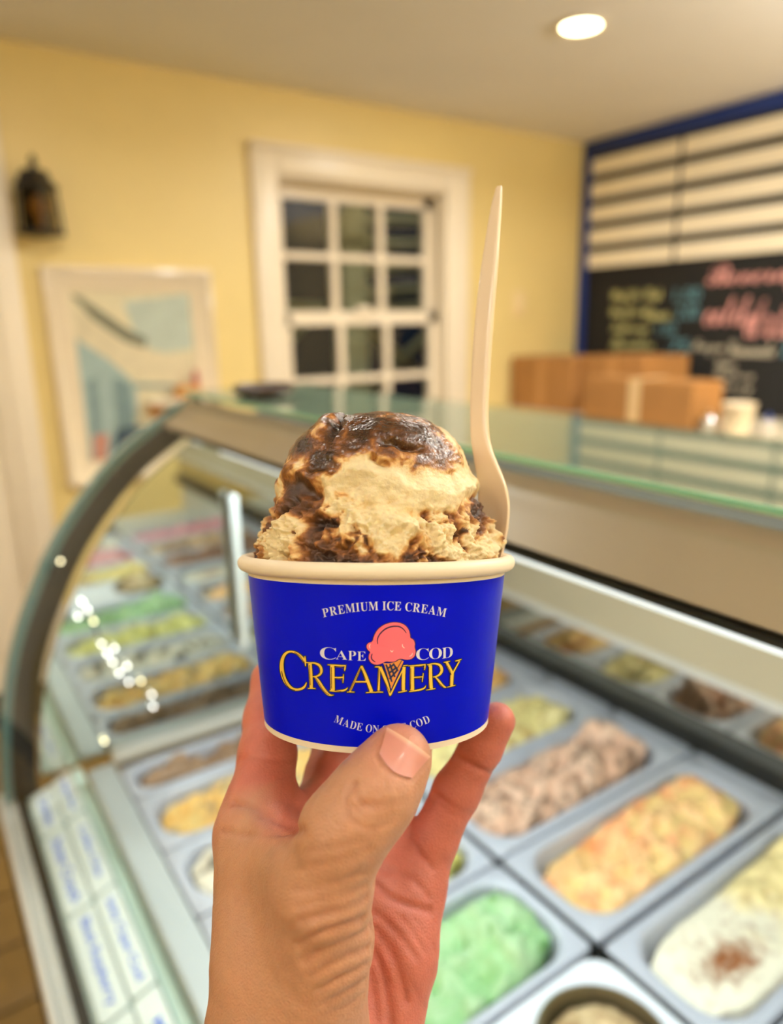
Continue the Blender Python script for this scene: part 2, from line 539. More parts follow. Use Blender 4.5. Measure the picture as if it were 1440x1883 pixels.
# ------------------------------------------------------------------ framed beach picture
def wallpt(px, py, Y):
    d = ((px - 720) / F) * RIGHT - ((py - 941.5) / F) * UP + FWD
    return CAM + d * (Y / d[1])
PX0, PX1, PZ0, PZ1 = 0.508, 1.172, CAM_H - 0.62, CAM_H + 0.235
pic = thing('framed_picture', 'white framed beach painting hung on the yellow wall left of the window', 'picture', (0.84, YB, 1.2))
fr_m = mat('white_frame_lacquer', (236, 220, 192), 0.12, coat=0.6, vary=0.03)
def frame_ring(x0, x1, z0, z1, wdt, prof):
    """mitred frame: prof = list of (inset, y)"""
    m_ = MB()
    loops = []
    for (ins, y) in prof:
        loops.append([(x0 + ins, y, z0 + ins), (x1 - ins, y, z0 + ins), (x1 - ins, y, z1 - ins), (x0 + ins, y, z1 - ins)])
    vs = [p for l in loops for p in l]
    fs = []
    for j in range(len(loops) - 1):
        for k in range(4):
            fs.append((j * 4 + k, j * 4 + (k + 1) % 4, (j + 1) * 4 + (k + 1) % 4, (j + 1) * 4 + k))
    return m_.add(vs, fs)
frame_ring(PX0, PX1, PZ0, PZ1, 0.09, [(0, YB), (0, YB - 0.03), (0.006, YB - 0.038), (0.02, YB - 0.04), (0.032, YB - 0.028), (0.075, YB - 0.024), (0.082, YB - 0.018), (0.088, YB - 0.018), (0.09, YB - 0.008)]).build('frame', fr_m, pic, True)
MB().box((PX0 + 0.03, YB - 0.010, PZ0 + 0.03), (PX1 - 0.03, YB - 0.002, PZ1 - 0.03)).build('mat_board', mat('mat_board', (232, 220, 190), 0.8), pic)
paint_cols = [(222, 212, 176), (186, 198, 184), (120, 120, 98), (220, 208, 174), (160, 182, 178), (118, 142, 142), (50, 72, 86), (214, 150, 70), (196, 140, 120), (160, 60, 60)]
paint_m = [mat('oil_paint', c_, 0.6, vary=0.12, vscale=25, bump=0.2, bscale=120) for c_ in paint_cols]
can = MB()
def ppoly(pts, mi, lay):
    y = YB - 0.0105 - 0.0004 * lay
    ps = [wallpt(a, b, YB) for a, b in pts]
    x_lo, x_hi, z_hi = PX0 + 0.098, PX1 - 0.098, PZ1 - 0.098
    ps = [(min(max(p[0], x_lo), x_hi), y, min(max(p[2], PZ0 + 0.098), z_hi)) for p in ps]
    can.add(ps, [tuple(range(len(ps)))], mi)
ppoly([(100, 520), (360, 520), (420, 1000), (180, 1000)], 0, 0)
ppoly([(225, 555), (360, 520), (362, 640), (290, 652), (250, 622)], 1, 1)
ppoly([(128, 540), (150, 548), (232, 604), (268, 622), (266, 640), (228, 628), (170, 588)], 2, 2)
ppoly([(132, 560), (170, 590), (228, 630), (266, 641), (362, 660), (380, 720), (250, 690), (200, 660), (140, 620)], 3, 3)
ppoly([(138, 622), (200, 662), (242, 700), (250, 720), (252, 760), (246, 860), (168, 900)], 4, 4)
ppoly([(160, 700), (176, 694), (184, 800), (172, 810)], 5, 5)
ppoly([(206, 690), (238, 706), (246, 790), (214, 800)], 5, 6)
ppoly([(246, 704), (330, 706), (332, 712), (246, 714)], 5, 7)
ppoly([(212, 790), (262, 780), (256, 860), (204, 860)], 6, 8)
ppoly([(268, 745), (290, 738), (310, 760), (282, 780)], 7, 9)
ppoly([(170, 800), (198, 796), (196, 850), (174, 870)], 8, 10)
can.build('canvas', paint_m, pic)
crab = thing('toy_figure', 'small orange and red beach ornament standing at the right of the picture', 'ornament', (1.075, YB - 0.05, CAM_H - 0.30))
p0 = wallpt(342, 718, YB - 0.06)
MB().box((p0[0] - 0.05, YB - 0.09, p0[2] - 0.03), (p0[0] + 0.06, YB - 0.042, p0[2] + 0.022), bev=0.012).build('body', mat('orange_wood', (206, 140, 50), 0.5, vary=0.1), crab, True)
MB().lathe([(0.012, 0.02), (0.016, 0.05), (0.006, 0.085)], (p0[0] + 0.045, YB - 0.065, p0[2]), 'z', 12).build('sail', mat('red_paint', (176, 84, 84), 0.5), crab, True)
MB().box((p0[0] - 0.16, YB - 0.12, p0[2] - 0.05), (p0[0] + 0.16, YB - 0.042, p0[2] - 0.03), bev=0.004).build('shelf', M_white, crab)

# switch plate --------------------------------------------------------------
sw = thing('switch_plate', 'pale blank switch plate on the yellow wall right of the window', 'switch', (2.99, YB, CAM_H + 0.10))
MB().box((2.945, YB - 0.006, CAM_H + 0.03), (3.035, YB, CAM_H + 0.17), bev=0.003).build('plate', mat('ivory_plate', (238, 212, 158), 0.3), sw, True)
MB().box((2.975, YB - 0.012, CAM_H + 0.07), (3.005, YB - 0.004, CAM_H + 0.13), bev=0.002).build('rocker', mat('ivory_rocker', (240, 218, 170), 0.3), sw, True)

# ------------------------------------------------------------------ menu board on the right wall
BX = XR
board = thing('menu_board', 'black chalk menu board in a navy blue frame on the right wall', 'menu board', (BX, 2.3, 1.5))
BY0, BY1, BZ0, BZ1 = 1.30, YB - 0.005, CAM_H - 0.56, CEIL - 0.004
MB().box((BX - 0.012, BY0, BZ0), (BX, BY1, BZ1)).build('panel', M_blackboard, board)
fb = MB()
fb.box((BX - 0.035, BY0, BZ1 - 0.07), (BX, BY1, BZ1), bev=0.004)
fb.box((BX - 0.035, BY1 - 0.05, BZ0), (BX, BY1, BZ1 - 0.07), bev=0.004)
fb.box((BX - 0.035, BY0, BZ0), (BX, BY1 - 0.05, BZ0 + 0.06), bev=0.004)
fb.build('frame', M_blue, board, True)
for r in range(5):
    zt = CAM_H + 0.885 - 0.126 * r
    for (a, b) in ((2.475, 3.045), (1.82, 2.455), (1.34, 1.80)):
        MB().box((BX - 0.017, a, zt - 0.082), (BX - 0.011, b, zt), bev=0.002).build('name_strip', M_cream, board)
chalk = {k: mat('chalk_' + k, v, 0.9, vary=0.15, vscale=90) for k, v in
         dict(yellow=(232, 226, 150), blue=(104, 158, 172), pink=(244, 172, 164), white=(222, 212, 186), green=(96, 130, 70)).items()}
def chalk_text(s, y0, y1, zb, zt, col, body=None):
    words = s.split(' ')
    total = sum(len(q) for q in words) + 0.7 * (len(words) - 1)
    k = 0.0
    for q in words:
        vs, fs = fit(script(q), 0, 1, 0, 1, 0.002)
        a, b = y0 + (y1 - y0) * k / total, y0 + (y1 - y0) * (k + len(q)) / total
        y = a + vs[:, 0] * (b - a)
        z = CAM_H + zb + vs[:, 1] * (zt - zb)
        MB().add(np.stack([np.full(len(y), BX - 0.0128), y, z], 1), fs).build('chalk_lettering', chalk[col], board)
        k += len(q) + 0.7
for (s, a, b, z0, z1) in (('Waffle Cup', 2.86, 2.52, 0.085, 0.165), ('Waffle Cones', 2.86, 2.46, -0.005, 0.072), ('Toppings', 2.845, 2.58, -0.085, -0.02), ('Sprinkles', 2.84, 2.55, -0.185, -0.10)):
    chalk_text(s, a, b, z0, z1, 'yellow')
for (s, a, b, z0, z1) in (('1.50', 2.44, 2.29, 0.09, 0.155), ('2.00', 2.42, 2.29, 0.0, 0.07), ('1.00', 2.53, 2.42, -0.08, -0.025), ('.75', 2.47, 2.33, -0.175, -0.105)):
    chalk_text(s, a, b, z0, z1, 'blue')
chalk_text('Beverages', 2.26, 1.66, 0.12, 0.255, 'pink')
chalk_text('cold', 2.255, 2.02, -0.035, 0.10, 'pink')
chalk_text('drinks', 2.03, 1.62, -0.095, 0.085, 'pink')
chalk_text('drinks', 2.035, 1.62, -0.06, 0.08, 'pink')
chalk_text('Frozen Lemonade', 2.31, 1.87, -0.185, -0.11, 'white')
chalk_text('2.75', 1.84, 1.70, -0.18, -0.11, 'blue')
for k, s in enumerate(('Lime', 'Raspberry', 'Cherry')):
    chalk_text(s, 2.17, 2.06 if k == 0 else 1.96, -0.245 - 0.06 * k, -0.20 - 0.06 * k, 'white')

# ------------------------------------------------------------------ back counter with boxes
CT = CAM_H - 0.47
cnt = thing('back_counter', 'white back counter under the menu board behind the display case', 'counter', (3.05, 1.8, 0))
MB().box((2.68, 0.4, CT - 0.035), (XR - 0.04, YB - 0.02, CT), bev=0.006).build('worktop', mat('worktop', (225, 215, 190), 0.25, vary=0.05), cnt)
MB().box((2.72, 0.42, 0.0), (XR - 0.04, YB - 0.02, CT - 0.035)).build('cabinet_body', M_white, cnt)
for k in range(4):
    y0 = 0.46 + k * 0.66
    d = MB().box((2.70, y0, 0.12), (2.722, y0 + 0.62, CT - 0.07), bev=0.004).build('door', M_white, cnt)
    MB().tube([(2.69, y0 + 0.56, 0.6), (2.675, y0 + 0.56, 0.62), (2.675, y0 + 0.56, 0.72), (2.69, y0 + 0.56, 0.74)], 0.005, 8).build('handle', M_steel, d)
def carton(label, x0, x1, y0, y1, z1, tape_y=None, z0=CT):
    t = thing('cardboard_box', label, 'box', ((x0 + x1) / 2, (y0 + y1) / 2, z0))
    MB().box((x0, y0, z0 + 0.001), (x1, y1, z1), bev=0.004).build('body', M_card, t)
    ym = (y0 + y1) / 2
    MB().box((x0 + 0.004, y0 + 0.004, z1), (x1 - 0.004, ym - 0.002, z1 + 0.004)).build('flap', M_card, t)
    MB().box((x0 + 0.004, ym + 0.002, z1), (x1 - 0.004, y1 - 0.004, z1 + 0.004)).build('flap', M_card, t)
    ty = tape_y if tape_y else ym
    mb = MB().box((x0 - 0.001, ty - 0.03, z0 + 0.02), (x0 + 0.002, ty + 0.03, z1 + 0.005)).box((x0 - 0.001, ty - 0.03, z1 + 0.0035), (x1, ty + 0.03, z1 + 0.005))
    mb.build('tape', M_tape if tape_y else mat('kraft_tape', (184, 132, 74), 0.4), t)
carton('brown cardboard box in the corner under the yellow wall, leftmost on the back counter', 2.92, 3.28, 2.615, 3.07, CAM_H - 0.195)
carton('brown cardboard box in the middle, beneath the yellow chalk prices', 2.98, 3.36, 2.235, 2.60, CAM_H - 0.180)
carton('low brown cardboard box with a pale tape strip, in front of the others', 2.72, 2.94, 1.78, 2.36, CAM_H - 0.262, 2.07)

cupm = mat('white_paper', (240, 222, 190), 0.5)
tub = thing('paper_cup', 'white paper cup standing on the back counter under the menu board', 'cup', (2.80, 1.62, CT))
MB().lathe([(0.042, 0.0), (0.062, 0.128), (0.066, 0.132), (0.062, 0.136), (0.058, 0.128), (0.040, 0.006)], (2.80, 1.62, CT + 0.001), 'z', 32).build('wall', cupm, tub, True)
MB().lathe([(0.043, 0.0), (0.045, 0.008)], (2.80, 1.62, CT + 0.001), 'z', 32, cap=False).build('base_ring', mat('cup_base', (210, 196, 168), 0.5), tub, True)
can_ = thing('steel_canister', 'small shiny steel canister between the low box and the paper cup', 'canister', (2.78, 1.775, CT))
MB().lathe([(0.035, 0.0), (0.035, 0.055), (0.037, 0.058), (0.035, 0.061)], (2.78, 1.735, CT + 0.001), 'z', 28).build('body', mirror_mat('chrome', (220, 220, 220), 0.12), can_, True)
MB().lathe([(0.036, 0.061), (0.03, 0.075), (0.008, 0.08), (0.01, 0.092), (0.004, 0.098)], (2.78, 1.735, CT + 0.001), 'z', 28).build('lid', mirror_mat('chrome_lid', (230, 230, 225), 0.1), can_, True)
jar = thing('squeeze_bottle', 'short pale bottle standing just right of the white paper cup', 'bottle', (2.84, 1.50, CT))
MB().lathe([(0.026, 0.0), (0.028, 0.05), (0.022, 0.066), (0.012, 0.072)], (2.84, 1.515, CT + 0.001), 'z', 24).build('body', mat('pale_plastic', (190, 182, 168), 0.35), jar, True)
MB().lathe([(0.013, 0.072), (0.012, 0.08), (0.004, 0.1)], (2.84, 1.515, CT + 0.001), 'z', 20).build('nozzle', mat('blue_cap', (30, 60, 130), 0.4), jar, True)

# ------------------------------------------------------------------ gelato display case
D = 1.145                       # far end of the case
DE = 1.095                      # inner face of the end panel
KS = 1.07
CY0 = -0.95                     # near end, behind the photographer
def cz(z): return CAM_H + z
case = thing('display_case', 'curved glass ice cream display case with a grey canopy and white rails', 'display case', (0.5, 0.4, 0.0))
prof = [(0.034, -0.685), (0.040, -0.60), (0.052, -0.52), (0.073, -0.438), (0.112, -0.349), (0.149, -0.284), (0.200, -0.220), (0.250, -0.171), (0.300, -0.137), (0.343, -0.112), (0.372, -0.099)]
def smooth_prof(pr, n=48):
    P = np.array(pr)
    t = np.concatenate([[0], np.cumsum(np.hypot(*np.diff(P, axis=0).T))])
    tt = np.linspace(0, t[-1], n)
    # Catmull-Rom like: cubic through points by finite-difference tangents
    m = np.gradient(P, t, axis=0)
    out = []
    for x in tt:
        k = min(np.searchsorted(t, x, side='right') - 1, len(t) - 2)
        h = t[k + 1] - t[k]
        s = (x - t[k]) / h
        out.append((2 * s ** 3 - 3 * s ** 2 + 1) * P[k] + (s ** 3 - 2 * s ** 2 + s) * h * m[k] + (-2 * s ** 3 + 3 * s ** 2) * P[k + 1] + (s ** 3 - s ** 2) * h * m[k + 1])
    return np.array(out)
SP = smooth_prof([(x * KS, z * KS) for x, z in prof])
tang = np.gradient(SP, axis=0)
nrm = np.stack([tang[:, 1], -tang[:, 0]], 1)
nrm /= np.linalg.norm(nrm, axis=1)[:, None]          # towards the inside (+x, -z)
def offs(d): return SP + nrm * d
M_caseglass = glass_mat('clear_curved_glass', (0.97, 0.99, 0.98), 1.45, reflect=0.5)
M_topglass = glass_mat('green_top_glass', (0.90, 0.97, 0.93), 1.6, reflect=1.0, coated=0.6)
M_edge = mat('green_glass_edge', (140, 206, 172), 0.15, coat=0.5)
M_teal = mat('teal_glass_edge', (110, 150, 150), 0.15, coat=0.5)
M_dark = mat('dark_gasket', (20, 23, 21), 0.45, vary=0.1)
M_canopy = mat('taupe_canopy', (162, 144, 118), 0.4, vary=0.03)
M_alu = mat('white_rail', (214, 210, 200), 0.3, vary=0.04)
M_greyled = mat('grey_ledge', (186, 192, 192), 0.35, vary=0.04)
def profile_slab(a, b, y0, y1, m, name, label=None, sm=True):
    poly = [tuple(p) for p in a] + [tuple(p) for p in b[::-1]]
    poly = [(x, cz(z)) for x, z in poly]
    n = len(a)
    m_ = MB()
    vs = [(x, y0, z) for x, z in poly] + [(x, y1, z) for x, z in poly]
    N = len(poly)
    fs = [(k, (k + 1) % N, N + (k + 1) % N, N + k) for k in range(N)]
    for k in range(n - 1):
        fs.append((k, k + 1, N - 2 - k, N - 1 - k))
        fs.append((N + k + 1, N + k, N + N - 1 - k, N + N - 2 - k))
    m_.add(vs, fs)
    return m_.build(name, m, case, sm, label)
profile_slab(offs(0), offs(0.006), CY0, D - 0.012, M_caseglass, 'front_glass', 'clear curved front glass')
profile_slab(offs(-0.002), offs(0.010), D - 0.012, D + 0.010, M_teal, 'glass_edge', 'teal far edge of the curved glass')
profile_slab(offs(0.010), offs(0.046), D - 0.010, D + 0.008, M_dark, 'end_frame', 'dark curved band round the far end panel')
# far end panel: mirror glass
inner = offs(0.046)
poly = [tuple(p) for p in inner if p[1] > -0.655]
poly = [(poly[0][0], -0.655)] + poly + [(0.575, -0.112), (0.975, -0.46), (0.975, -0.655)]
MB().extrude_y([(x, cz(z)) for x, z in poly], DE, DE + 0.006).build('end_panel', mirror_mat('mirror_glass', (206, 212, 206), 0.03), case, label='mirrored far end panel')
MB().box((0.19, DE - 0.022, cz(-0.668)), (0.953, DE - 0.001, cz(-0.648)), bev=0.004).build('end_rail', M_alu, case, label='white rail along the foot of the end panel')
MB().box((0.413, DE - 0.026, cz(-0.53)), (0.426, DE - 0.010, cz(-0.262)), bev=0.004).build('shelf_post', mat('white_post', (240, 244, 240), 0.3), case)
# top shelf
MB().box((0.376, CY0, cz(-0.1010)), (0.600, D - 0.002, cz(-0.0975))).build('top_glass', M_topglass, case, label='greenish glass top shelf')
MB().box((0.373, CY0, cz(-0.1012)), (0.3765, D - 0.002, cz(-0.0973))).build('top_glass_edge', M_edge, case, label='bright green front edge of the top glass')
MB().box((0.386, CY0, cz(-0.106)), (0.600, D - 0.004, cz(-0.1025))).build('canopy_plate', mat('teal_white_plate', (236, 246, 234), 0.5, vary=0.05), case)
# canopy (taupe lamp housing just behind the upper curve of the glass)
cp = [(0.309, -0.1365), (0.320, -0.1300), (0.338, -0.1185), (0.352, -0.1050), (0.359, -0.1045), (0.3625, -0.119), (0.335, -0.136), (0.318, -0.1415)]
MB().extrude_y([(x * KS, cz(z * KS)) for x, z in cp], CY0, D - 0.014).build('canopy', M_canopy, case, True, label='taupe canopy strip')
MB().box((0.333, CY0, cz(-0.1560)), (0.345, D - 0.016, cz(-0.1515)), bev=0.001).build('canopy_trim', M_dark, case, label='dark trim under the canopy')
# lamp
tube_m = emit_mat('led_tube', (0.90, 0.96, 1.0), 1.0)
MB().tube([(0.398, CY0 + 0.03, cz(-0.181)), (0.398, DE - 0.05, cz(-0.181))], 0.008, 12).build('lamp_tube', tube_m, case, True, label='white lamp tube under the canopy')
LAMP_W = 8.0
area('case_lamp', (0.398, (CY0 + DE) / 2, cz(-0.195)), (0.22, 0.0, -1), 0.03, LAMP_W, COOL, 'RECTANGLE', DE - CY0 - 0.1).rotation_euler = (0, math.radians(-14), 0)
# rear
rx = 0.978
MB().box((0.9555, CY0, cz(-0.668)), (0.985, DE - 0.001, cz(-0.632)), bev=0.004).build('rear_bar', M_dark, case, label='black bar behind the tubs')
MB().box((rx, CY0, cz(-0.632)), (rx + 0.006, DE, cz(-0.548))).build('rear_mirror', mirror_mat('rear_mirror_glass', (214, 208, 196), 0.06), case, label='mirrored lower strip of the rear doors')
MB().box((rx - 0.006, CY0, cz(-0.552)), (rx + 0.006, DE, cz(-0.538)), bev=0.002).build('rear_rail', mat('bright_rail', (236, 232, 226), 0.3), case)
MB().box((rx, CY0, cz(-0.538)), (rx + 0.008, DE, cz(-0.452))).build('rear_panel', mat('beige_panel', (214, 200, 172), 0.4, vary=0.04), case, label='beige upper rear panel')
MB().box((rx - 0.008, CY0, cz(-0.452)), (rx + 0.008, DE, cz(-0.430)), bev=0.002).build('rear_rail', mat('pale_blue_rail', (226, 238, 240), 0.3), case)
MB().extrude_y([(0.97, cz(-0.430)), (0.602, cz(-0.107)), (0.614, cz(-0.107)), (0.988, cz(-0.430))], CY0, D).build('rear_slope', mat('grey_slope', (150, 150, 142), 0.4), case)
# dividers and ledges
MB().box((0.5335, CY0, cz(-0.700)), (0.5395, DE - 0.025, cz(-0.662))).build('centre_divider', M_dark, case)
MB().box((0.150, CY0, cz(-0.700)), (0.1885, DE - 0.02, cz(-0.660)), bev=0.003).build('front_ledge', M_greyled, case, label='grey ledge along the tubs')
MB().box((0.1345, CY0, cz(-0.720)), (0.1495, D - 0.01, cz(-0.686)), bev=0.003).build('acrylic_strip', mat('aqua_acrylic', (212, 242, 238), 0.2, coat=0.3), case, label='pale aqua strip behind the flavour cards')
MB().extrude_y([(0.066, cz(-0.713)), (0.134, cz(-0.691)), (0.134, cz(-0.76)), (0.066, cz(-0.76))], CY0, D - 0.01).build('card_holder', mat('card_holder', (170, 186, 180), 0.4), case)
MB().box((0.052, CY0, cz(-0.76)), (0.066, D - 0.01, cz(-0.715))).build('card_stop', M_dark, case)
rl = MB()
rl.box((0.028, CY0, cz(-0.745)), (0.036, D + 0.01, cz(-0.700)), bev=0.002)
rl.box((0.036, CY0, cz(-0.745)), (0.052, D + 0.01, cz(-0.706)), bev=0.002)
rl.build('front_rail', M_alu, case, True, label='white metal rail along the foot of the glass')
MB().box((0.075, CY0, 0.10), (1.0, D + 0.01, cz(-0.80))).build('cabinet', M_alu, case)
MB().box((0.060, CY0, cz(-0.80)), (0.150, D + 0.01, cz(-0.76))).build('sill', M_dark, case)
MB().box((0.10, CY0 + 0.03, 0.0), (0.97, D - 0.03, 0.10)).build('plinth', M_dark, case)
MB().box((0.15, CY0, cz(-0.7995)), (0.99, D + 0.01, cz(-0.795))).build('well_floor', M_greyled, case)
MB().box((0.985, CY0, cz(-0.80)), (1.0, D + 0.01, cz(-0.63))).build('rear_skirt', M_alu, case)
# glowing beads on the end panel, imitating lamp glints reflected in the glass
glint_m = emit_mat('glint_bead', (1.0, 0.95, 0.88), 8.0)
glint_w = emit_mat('glint_bead_warm', (1.0, 0.85, 0.5), 8.0)
DS = DE / 1.07
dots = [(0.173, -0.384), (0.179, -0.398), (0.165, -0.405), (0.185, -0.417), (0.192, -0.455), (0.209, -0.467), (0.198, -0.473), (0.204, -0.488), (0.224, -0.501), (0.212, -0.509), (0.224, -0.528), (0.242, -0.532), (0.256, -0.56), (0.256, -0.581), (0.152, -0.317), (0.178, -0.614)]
string = MB().tube([(x * DS, DE - 0.004, cz(z * DS)) for x, z in dots[:14]], 0.0012, 6).build('glint_string', M_dark, case)
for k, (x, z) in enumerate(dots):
    MB().lathe([(0.0008, 0.0), (0.0022, 0.0008), (0.0025, 0.0024), (0.0010, 0.004)], (x * DS, DE - 0.004, cz(z * DS)), 'y', 10).build('glint_bead', glint_w if k in (3, 11, 14, 15) else glint_m, string, True)

# ------------------------------------------------------------------ tubs and their ice cream
M_pan = mat('grey_blue_tub', (190, 192, 202), 0.3, vary=0.04)
M_panw = mat('white_tub', (232, 234, 240), 0.25)
PZ = -0.66
def rrect(x0, x1, y0, y1, r, n=6):
    out = []
    for cx, cy, a0 in ((x1 - r, y1 - r, 0), (x0 + r, y1 - r, 90), (x0 + r, y0 + r, 180), (x1 - r, y0 + r, 270)):
        for k in range(n + 1):
            a = math.radians(a0 + 90 * k / n)
            out.append((cx + r * math.cos(a), cy + r * math.sin(a)))
    return out
def tub_mesh(x0, x1, y0, y1, hole, hr, m, label, name='ice_cream_tub'):
    cx, cy = (x0 + x1) / 2, (y0 + y1) / 2
    t = thing(name, label, 'tub', (cx, cy, cz(PZ)))
    hx0, hx1, hy0, hy1 = hole
    loops = []
    def L(a, b, c, d, r, z): loops.append([(p[0], p[1], cz(z)) for p in rrect(a, b, c, d, r)])
    L(x0, x1, y0, y1, 0.006, PZ - 0.012)
    L(x0, x1, y0, y1, 0.006, PZ - 0.002)
    L(x0 + 0.002, x1 - 0.002, y0 + 0.002, y1 - 0.002, 0.006, PZ)
    L(hx0 - 0.006, hx1 + 0.006, hy0 - 0.006, hy1 + 0.006, hr + 0.004, PZ)
    L(hx0 - 0.001, hx1 + 0.001, hy0 - 0.001, hy1 + 0.001, hr, PZ - 0.003)
    L(hx0, hx1, hy0, hy1, hr, PZ - 0.008)
    L(hx0 + 0.008, hx1 - 0.008, hy0 + 0.008, hy1 - 0.008, hr * 0.9, PZ - 0.105)
    n = len(loops[0])
    vs = [p for l in loops for p in l]
    fs = []
    for j in range(len(loops) - 1):
        for k in range(n):
            fs.append((j * n + k, j * n + (k + 1) % n, (j + 1) * n + (k + 1) % n, (j + 1) * n + k))
    fs.append(tuple((len(loops) - 1) * n + k for k in range(n)))
    # rim and bowl as two parts
    a = MB().add(vs[:4 * n], [f for f in fs if max(f) < 4 * n])
    b_ = MB().add(vs[3 * n:], [tuple(i - 3 * n for i in f) for f in fs if min(f) >= 3 * n])
    a.build('rim', m, t, True)
    b_.build('bowl', m, t, True)
    return t
def make_ice_mat(name, rough=0.55):
    return mat(name, (255, 255, 255), rough, attr='Col', bump=0.5, bscale=220, sss=0.0, vary=0.06, vscale=60)
M_ice = make_ice_mat('tub_ice_cream', 0.5)
def icecream(hole, hr, label, style, c1, c2, c3, base=-0.03, amp=0.018, seed=1, back=0.0):
    x0, x1, y0, y1 = hole
    x0, x1, y0, y1 = x0 + 0.006, x1 - 0.006, y0 + 0.006, y1 - 0.006
    nu, nv = 84, 44
    U, V = np.meshgrid(np.linspace(-1, 1, nu), np.linspace(-1, 1, nv))
    # squircle map keeps the grid inside the rounded opening
    hx, hy = (x1 - x0) / 2, (y1 - y0) / 2
    k = 1 - np.clip(hr / hy, 0, 1) * 0.36 * (np.abs(U) ** 5) * (np.abs(V) ** 2)
    k2 = 1 - (hr / hx) * 0.36 * (np.abs(V) ** 5) * (np.abs(U) ** 2)
    X = (x0 + x1) / 2 + U * hx * k2
    Y = (y0 + y1) / 2 + V * hy * k
    P = np.stack([X.ravel(), Y.ravel(), np.zeros(U.size)], 1)
    u, v = U.ravel(), V.ravel()
    n1 = fbm(P, 22, 4, seed)
    n2 = fbm(P, 60, 4, seed + 5)
    n3 = fbm(P, 160, 3, seed + 9)
    edge = np.maximum(np.abs(u) ** 8, np.abs(v) ** 8)
    if style == 'ridged':
        hgt = 0.5 + 0.9 * np.abs(np.sin(u * 5.5 + v * 1.6 + n1 * 1.5)) * np.clip(0.35 + u * 0.8, 0.1, 1) + 0.35 * n2
    elif style == 'flat':
        hgt = 0.30 + 0.10 * n1 + 0.03 * n2 + np.clip(u - 0.05 + n1 * 0.5, 0, 1) * 1.0 * (v > -2) * (1 + 0.5 * n2)
    elif style == 'scooped':
        hgt = 0.9 * (0.5 + 0.7 * u) + 0.7 * n1 + 0.5 * n2 - 0.9 * np.exp(-((u + 0.35) ** 2 / 0.10 + (v - 0.45) ** 2 / 0.25))
    else:
        hgt = 0.5 + 0.7 * n1 + 0.55 * n2 + 0.25 * u
    hgt = hgt + (0.05 if style == 'flat' else 0.25) * n3
    z = base + amp * 2 * hgt * (1 - 0.6 * edge) + back * u * 0.02
    P[:, 2] = cz(PZ) + np.maximum(z, -0.07)
    c1, c2, c3 = (lin_np(c) for c in (c1, c2, c3))
    wv = np.clip(0.5 + 1.6 * n2 + 0.5 * n1, 0, 1)[:, None]
    colr = c1 * wv + c2 * (1 - wv)
    sp = np.clip((fbm(P, 45, 3, seed + 30) - 0.18) * 5, 0, 1)[:, None]
    if style == 'flat':
        sp = np.clip(1.25 * np.exp(-(((u + 0.50) / 0.26) ** 2 + ((v + 0.20) / 0.42) ** 2)) - 0.15 + 0.9 * fbm(P, 160, 3, seed + 31), 0, 1)[:, None]
        m3 = np.clip(0.5 + 3 * (u - 0.05 + n1 * 0.5), 0, 1)[:, None]
        colr = c1 * (1 - m3) + c2 * m3
    elif style == 'ridged':
        sp = np.clip((fbm(P, 90, 3, seed + 30) - 0.05) * 4, 0, 1)[:, None] * 0.8
    colr = colr * (1 - sp) + c3 * sp
    t = grid_mesh('ice_cream', P, nu, nv, M_ice, None, cols=colr)
    # skirt of the mound: close it below so that it has a body
    bm = bmesh.new()
    bm.from_mesh(t.data)
    be = [e for e in bm.edges if e.is_boundary]
    r = bmesh.ops.extrude_edge_only(bm, edges=be)
    for g in r['geom']:
        if isinstance(g, bmesh.types.BMVert):
            g.co.z = cz(PZ) - 0.09
            g.co.x = (x0 + x1) / 2 + (g.co.x - (x0 + x1) / 2) * 0.93
            g.co.y = (y0 + y1) / 2 + (g.co.y - (y0 + y1) / 2) * 0.90
    bm.to_mesh(t.data)
    bm.free()
    return tag(t, label, 'ice cream')
G = 0.0015
RIGHT_ROW = [  # y0, y1, tub label, ice label, style, colours
    (-0.226, -0.069, 'grey tub at the near end of the rear row, outside the frame', 'pink ice cream outside the frame, rear row', 'lumpy', (240, 170, 170), (230, 140, 150), (190, 60, 80)),
    (-0.067, 0.090, 'grey tub second from the near end of the rear row', 'tan ice cream outside the frame, rear row', 'lumpy', (226, 190, 140), (200, 150, 100), (120, 80, 50)),
    (0.092, 0.247, 'grey tub of brown ice cream in the rear row, below the frame', 'brown ice cream outside the frame, rear row', 'ridged', (170, 120, 90), (140, 96, 70), (60, 36, 24)),
    (0.251, 0.404, 'grey tub at the lower right holding the cream flavour with cinnamon', 'cream coloured ice cream with a patch of brown cinnamon crumbs', 'flat', (250, 240, 214), (246, 224, 160), (150, 84, 36)),
    (0.410, 0.565, 'grey tub holding the peach orange flavour', 'peach orange ice cream heaped at the back of its tub', 'scooped', (250, 200, 140), (248, 214, 140), (240, 164, 110)),
    (0.567, 0.722, 'grey tub holding the pinkish tan chocolate chip flavour', 'pinkish tan ice cream with dark chips and scoop grooves', 'ridged', (236, 198, 170), (222, 176, 146), (90, 62, 48)),
    (0.724, 0.880, 'grey tub holding the pale yellow flavour behind the pinkie', 'pale yellow ice cream with small specks behind the little finger', 'lumpy', (246, 230, 168), (240, 222, 150), (206, 176, 110)),
    (0.882, 1.038, 'grey tub mostly hidden behind the blue cup in the rear row', 'orange ice cream peeping out beside the blue cup', 'lumpy', (248, 206, 130), (240, 186, 110), (200, 130, 70)),
]
